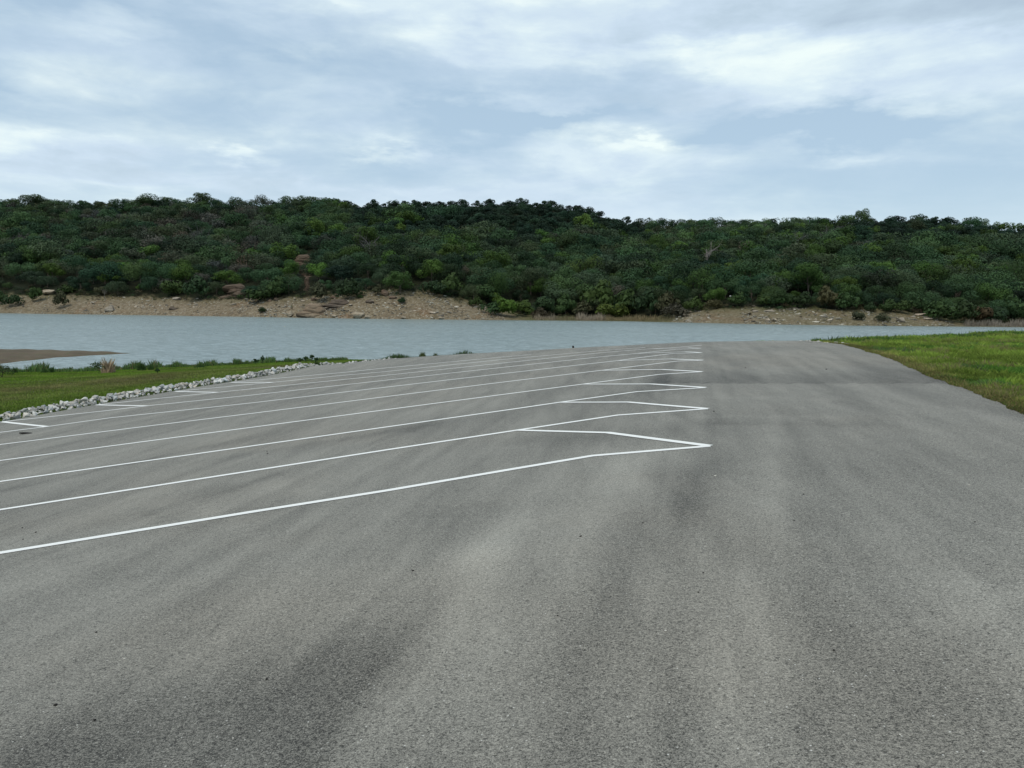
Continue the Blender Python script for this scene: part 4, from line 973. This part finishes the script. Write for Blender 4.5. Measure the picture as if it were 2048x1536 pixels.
# ------------------------------------------------------------------ grass
def scatter_px(n, x0, x1, y0, y1, tmax=75):
    pass
_tab = np.random.default_rng(99).random((256, 256))
def vnoise(x, y, sc_):
    x = x * sc_ + 500; y = y * sc_ + 500; i = np.floor(x).astype(int); j = np.floor(y).astype(int); fx = x - i; fy = y - j; fx = fx * fx * (3 - 2 * fx); fy = fy * fy * (3 - 2 * fy)
    g = lambda a, b: _tab[a % 256, b % 256]
    return (g(i, j) * (1 - fx) + g(i + 1, j) * fx) * (1 - fy) + (g(i, j + 1) * (1 - fx) + g(i + 1, j + 1) * fx) * fy
def lawn_blades():
    P_all, h_all, w_all, t_all = [], [], [], []
    # right lawn: denser near the viewer
    n = 330000
    n2 = 70000; D = np.concatenate([11 + 33 * pr.random(n) ** 1.25, 6 + 32 * pr.random(n2)]); u_ = np.concatenate([pr.uniform(.30, .80, n), pr.uniform(.80, 1.5, n2)]); X = u_ * D; Y = D; P = np.stack([X, Y], -1)
    dl, _ = poly_dist(P, lot); ok = (~inside(P, lot)) & (dl > .03)
    P = P[ok]; dl = dl[ok]; z = groundz(P[:, 0], P[:, 1])
    tuft = np.sin(P[:, 0] * 2.1 + np.sin(P[:, 1] * 1.7) * 2) * np.sin(P[:, 1] * 2.7 + np.sin(P[:, 0] * 1.3) * 2)
    big = np.sin(P[:, 0] * .55 + 1.2 * np.sin(P[:, 1] * .4)) * np.cos(P[:, 1] * .37 + P[:, 0] * .2)
    vn = vnoise(P[:, 0], P[:, 1], 2.6); vn2 = vnoise(P[:, 0] + 40, P[:, 1], .9); vn3 = vnoise(P[:, 0], P[:, 1] + 70, 6.)
    h = (.04 + .15 * vn ** 1.5 + .04 * vn3 + .03 * big) * pr.uniform(.6, 1.3, len(P)) * np.clip(.4 + dl / 1.2, 0, 1); h = np.maximum(h, .025)
    yel = np.exp(-(dl / .38) ** 2) + .15 * np.clip(big, 0, 1) + .10 * pr.random(len(P))
    yel = np.clip(yel * pr.uniform(.3, 1.2, len(P)), 0, 1)[:, None]
    g = np.array([[.150, .222, .034]]) * (1 + .28 * tuft[:, None] * .6 + .25 * pr.normal(size=(len(P), 1)) * .6); y_ = np.array([[.27, .215, .09]]); tn = np.clip(g * (1 - yel) + y_ * yel, .01, .5) * (.30 + .85 * vn + .65 * vn3)[:, None]; strw = (vn2 > .62)[:, None] & (pr.random((len(P), 1)) < .45); tn = np.where(strw, np.array([[.21, .19, .085]]), tn)
    # tint shifts of clover patches
    cl = (np.sin(P[:, 0] * 1.1 + 2) * np.sin(P[:, 1] * .9 + P[:, 0] * .5) > .55)[:, None]; tn = np.where(cl, tn * np.array([[.55, .8, .75]]), tn)
    P_all.append(np.column_stack([P, z])); h_all.append(h); w_all.append(.011 + .0006 * P[:, 1]); t_all.append(tn)
    m = 26000; re = np.concatenate([R2d[::1], [startR]]); L = np.hypot(*np.diff(re, axis=0).T); cu = np.concatenate([[0], np.cumsum(L)]); q = pr.uniform(0, cu[-2] + 3, m)
    i = np.clip(np.searchsorted(cu, q) - 1, 0, len(L) - 1); f_ = ((q - cu[i]) / L[i])[:, None]; P = re[i] * (1 - f_) + re[i + 1] * f_
    nn = np.array([N[0], N[1]]); rag = .10 * vnoise(P[:, 0], P[:, 1], 1.6) + .05 * vnoise(P[:, 0], P[:, 1], 6.); P = P + nn * (pr.uniform(0, .45, m) ** 1.3 - rag)[:, None]
    ins_ = inside(P, lot); z = np.where(ins_, lotz(P[:, 0], P[:, 1]), groundz(P[:, 0], P[:, 1]))
    P_all.append(np.column_stack([P, z])); h_all.append(pr.uniform(.02, .10, m) * np.where(ins_, .5, 1)); w_all.append(np.full(m, .014)); t_all.append(np.array([[.21, .185, .070]]) * pr.uniform(.5, 1.25, (m, 1)) * np.where(pr.random((m, 1)) < .3, np.array([[.55, .95, .5]]), 1))
    # left lawn, mown short
    n = 230000
    n2 = 110000; D = np.concatenate([22 + 52 * pr.random(n), 10 + 45 * pr.random(n2)]); u_ = np.concatenate([pr.uniform(-.72, -.10, n), pr.uniform(-1.7, -.72, n2)]); P = np.stack([u_ * D, D], -1)
    dl, _ = poly_dist(P, lot); ds, _ = poly_dist(P, shore); ok = (~inside(P, lot)) & inside(P, shore) & (dl > .9) & (ds > .05)
    P = P[ok]; dl = dl[ok]; ds = ds[ok]; z = groundz(P[:, 0], P[:, 1]); dr_ = dryness(P[:, 0], P[:, 1])
    nz = 2.6 * (vnoise(P[:, 0], P[:, 1], .5) + .6 * vnoise(P[:, 0], P[:, 1], 1.4) - .8)
    rank = np.clip(1 - ds / 5., 0, 1)
    k = np.clip(dr_ * 1.25 + .30 * nz * (.3 + dr_) + .1 * pr.normal(size=len(P)), 0, 1)[:, None] * (1 - rank[:, None])
    tn = np.array([[.130, .225, .024]]) * (1 - k) + np.array([[.195, .185, .070]]) * k; tn = tn * pr.uniform(.7, 1.3, (len(P), 1))
    tn = tn * (1 - .35 * rank[:, None])
    h = (.05 + .02 * pr.random(len(P))) * (1 + 1.2 * rank * pr.random(len(P)))
    P_all.append(np.column_stack([P, z])); h_all.append(h); w_all.append(.035 + .0 * P[:, 1]); t_all.append(tn)
    return blades(np.concatenate(P_all), np.concatenate(h_all), np.concatenate(w_all), .9, np.concatenate(t_all), pr, 'lawn_grass')
tag(obj('lawn_grass', lawn_blades()), 'green lawn grass either side of the parking lot, yellowed along the pavement', 'grass', None, 'stuff')

def weeds():
    """unmown growth along the near shoreline and the far lot edge"""
    n = 26000; sp = shore[2:11]; L = np.hypot(*np.diff(sp, axis=0).T); cu = np.concatenate([[0], np.cumsum(L)])
    s = pr.uniform(0, cu[-1], n); i = np.clip(np.searchsorted(cu, s) - 1, 0, len(L) - 1); f_ = ((s - cu[i]) / L[i])[:, None]; p = sp[i] * (1 - f_) + sp[i + 1] * f_
    p = p + np.array([[.35, -1.]]) * (pr.random((n, 1)) ** 1.5 * 3.4 + .1)
    clump = np.clip(.42 + .30 * np.sin(s * .9 + np.sin(s * .37) * 3) * np.sin(s * 2.3) + .25 * np.sin(s * 7.1 + np.sin(s * 1.9)) * np.sin(s * 3.3), .25, 1)
    h = (.12 + .62 * clump ** 1.6) * pr.uniform(.3, 1.0, n) ** 1.4 * 1.3; z = groundz(p[:, 0], p[:, 1])
    tn = np.array([[.070, .125, .038]]) * pr.uniform(.6, 1.6, (n, 1)); br = pr.random((n, 1)) < .10; tn = np.where(br, np.array([[.2, .16, .08]]), tn)
    P2 = np.column_stack([p, z]); w = np.full(n, .045)
    # fringe behind the far pavement edge
    m = 3600; fe = np.array(L2d[-1:] + FAR2d[:5]); j = pr.integers(0, len(fe) - 1, m); f_ = pr.random((m, 1)); q = fe[j] * (1 - f_) + fe[j + 1] * f_; q = q + np.array([[-.45, .85]]) * pr.uniform(.4, 1.6, (m, 1))
    hh = .10 + .28 * np.clip(np.sin(q[:, 0] * 1.7) , 0, 1) ** 2 * pr.random(m); tn2 = np.array([[.05, .085, .03]]) * pr.uniform(.6, 1.5, (m, 1)); zq = groundz(q[:, 0], q[:, 1])
    zq = np.maximum(zq, lotz(q[:, 0], q[:, 1]) - .25)
    # crest of the right lawn
    c_ = 5200; x = pr.uniform(crest[0, 0], crest[-1, 0], c_); yy = np.interp(x, crest[:, 0], crest[:, 1]) - pr.random(c_) * 3; zz = groundz(x, yy); h3 = .10 + .22 * pr.random(c_) ** 3
    t3 = np.array([[.05, .095, .03]]) * pr.uniform(.6, 1.4, (c_, 1))
    return blades(np.concatenate([P2, np.column_stack([q, zq]), np.column_stack([x, yy, zz])]), np.concatenate([h, hh, h3]), np.concatenate([w, np.full(m, .03), np.full(c_, .022)]), .5, np.concatenate([tn, tn2, t3]), pr, 'shore_weeds')
tag(obj('shore_weeds', weeds()), 'rank green weeds along the near waterline and lot edges', 'weeds', None, 'stuff')

# individual plants along the left shore
def near_plant(x, ytop, ybase, wpx, tint, label, D, name='weed_plant', grassy=False):
    d = ray(x, ybase); p = d * (D / d[1]) + np.array([0, 0, CAMZ]); gzv = float(groundz(np.array([p[0]]), np.array([p[1]]))[0]); H = (ybase - ytop) * D / F + max(0, p[2] - gzv); W = wpx * D / F
    if grassy:
        n = 900; a = pr.random(n) * 6.28; rad = pr.random(n) ** .6 * W * .42; pts = np.stack([np.cos(a) * rad, np.sin(a) * rad, np.zeros(n)], -1)
        me = blades(pts, H * pr.uniform(.15, 1.0, n) * (1.05 - .8 * (rad / (W * .42)) ** 1.1), .016, .5, np.array([tint]) * pr.uniform(.6, 1.35, (n, 1)), pr, name)
        o = obj(name, me, None, (p[0], p[1], gzv)); tag(o, label, 'plant'); return
    V, Fq = crown_arrays(pr, W * .5, H * .75, 9, 240, .05, 'dome', .4); V[:, 2] += H * .3
    e = obj(name, None, None, (p[0], p[1], gzv)); tag(e, label, 'plant')
    c = obj('leaves', mesh('leaves', V, Fq, M_LEAF), e); c.color = (*tint, 1)
    st = [tube([(0, 0, -.03), (.05 * W * pr.normal(), 0, H * .4), (W * .3 * pr.normal(), W * .2 * pr.normal(), H * .8)], [.015, .012, .006], 5) for _ in range(4)]
    s_ = obj('stem', mesh('stem', *join(st), M_LEAF), e); s_.color = (tint[0], tint[1] * .8, tint[2], 1)
near_plant(216, 709, 738, 30, (.42, .33, .22), 'feathery straw-coloured grass clump on the left lawn edge', 50, 'grass_clump', True)
near_plant(198, 722, 742, 26, (.05, .085, .028), 'dark bush left of the straw-coloured grass clump', 50)
near_plant(5, 738, 758, 44, (.042, .060, .022), 'dark olive bush at the left margin of the lawn', 46)
for (x, yt, yb_, w, lab) in [(283, 718, 738, 20, 'pointed green clump right of the straw-coloured grass'), (302, 725, 738, 14, 'small green clump beside the pointed one'), (30, 732, 748, 12, 'upright weed near the left margin'), (104, 729, 745, 10, 'upright weed left of centre of the lawn edge'), (90, 735, 747, 16, 'low weed beside the upright one'), (400, 724, 734, 30, 'low spreading weeds on the lawn edge')]:
    near_plant(x, yt, yb_, w, (.065, .125, .036), lab, 54, 'grass_clump', True)
for (x, yt, yb_, w, lab) in [(512, 716, 727, 10, 'small dark leafy plant against the water, left of a taller one'), (525, 711, 726, 7, 'thin dark leafy plant standing against the water'), (612, 712, 726, 9, 'dark seed-headed weed at the end of the lawn'), (624, 708, 724, 8, 'tallest seed-headed weed at the end of the lawn'), (632, 715, 725, 8, 'rightmost seed-headed weed at the end of the lawn'), (600, 718, 728, 12, 'leafy weed left of the seed-headed ones'), (315, 741, 750, 8, 'small green sprig in the mown lawn')]:
    near_plant(x, yt, yb_, w, (.036, .072, .026), lab, 60 if yb_ < 740 else 45)
for (x, yt, yb_, w, lab) in [(845, 701, 712, 18, 'pale green weed tuft behind the far lot edge'), (871, 704, 711.5, 14, 'second pale green weed tuft on the far lot edge, right of the first')]:
    near_plant(x, yt, yb_, w, (.10, .13, .05), lab, 43.8, 'grass_clump', True)

# ------------------------------------------------------------------ bits lying on the asphalt
PEB = [rock_mesh(rk, 'pebble', M_DARK, .6, 2, .3, 5) for _ in range(4)]; PEBW = [rock_mesh(rk, 'pebble', M_PEB, .6, 2, .3, 5) for _ in range(3)]
def bit(x, y, wpx, label, ms=PEB, hpx=None, name='pebble', cat='pebble'):
    p = hit(x, y); D = p[1]; r_ = wpx / 2 * D / F
    o = obj(name, ms[int(rk.integers(len(ms)))], None, (p[0], p[1], p[2] + r_ * .35), (0, 0, rk.random() * 6.28), (r_, r_ * .8, r_ * .8)); tag(o, label, cat, 'small stones lying on the asphalt')
for x, y, w, lab in [(111, 1411, 9, 'flat black pebble at the lower left'), (189, 1441, 8, 'black pebble right of the flat one at the lower left'), (826, 1142, 6, 'black pebble left of the pale streak'), (535, 908, 4, 'dark crumb between the second and third stall lines'), (534, 903, 3, 'smaller dark crumb beside another between stall lines'),
                     (1161, 1073, 7, 'dark grey crumb below the nose of the nearest stall'), (1407, 1146, 5, 'black crumb in the middle foreground'), (1115, 1232, 5, 'black crumb right of the pale streak'), (1668, 1301, 7, 'black pebble in the right foreground'), (1607, 989, 4, 'black crumb on the aisle, upper right'), (1588, 1041, 4, 'black crumb lower on the aisle, upper right'),
                     (1397, 1185, 5, 'dark crumb below another in the middle foreground'), (1671, 1203, 5, 'dark crumb in the right middle foreground'), (72, 1065, 5, 'black crumb just below the nearest line at left'), (45, 1056, 4, 'black crumb left of another above the nearest line'), (46, 1079, 4, 'black crumb touching the nearest line at left'), (193, 1265, 6, 'black fleck in the left foreground'),
                     (533, 1359, 7, 'black fleck in the lower left middle'), (1950, 1044, 4, 'black crumb at the right side of the aisle'), (1286, 1046, 4, 'black crumb beside the dark tyre path'), (1428, 823, 4, 'dark crumb on the aisle right of the second nose'), (491 + 1000, 736, 3, 'dark crumb on the far aisle'), (570 / 3.737 + 1500, 739, 4, 'dark crumb on the far aisle beyond the dark band')]:
    bit(x, y, w, lab)
for x, y, w, lab in [(1430, 953, 6, 'pale pebble on the aisle'), (1938, 971, 5, 'pale pebble near the right side of the aisle'), (1331, 1262, 6, 'pale pebble in the middle foreground'), (1661, 1262, 6, 'pale reddish pebble in the right foreground'), (1801, 1245, 4, 'tiny white pebble in the right foreground'), (1572, 1244, 4, 'tiny white pebble left of a reddish one'), (249, 1318, 5, 'white fleck in the lower left'), (1432, 1455, 5, 'white pebble at the bottom middle'), (466, 1477, 5, 'white pebble in the dark lower left patch'), (1800, 1470, 5, 'white pebble at the bottom right')]:
    bit(x, y, w, lab, PEBW)
p = hit(52, 867.5); o = obj('rubber_scrap', rock_mesh(rk, 'rubber_scrap', M_DARK, .5, 2, .5, 6), None, (p[0], p[1], p[2] + .02), (0, 0, .1), (.17, .06, .06)); tag(o, 'long black scrap lying in the left-hand stall', 'debris')
p = at_edge(1146, 695.5, 41.2); o = obj('dark_stone', rock_mesh(rk, 'dark_stone', M_DARK, .9, 2, .3, 6), None, (p[0], p[1], float(lotz(p[0], p[1])) + .05), (0, 0, 0), (.07, .07, .08)); tag(o, 'dark round stone on the far pavement edge against the water', 'stone')
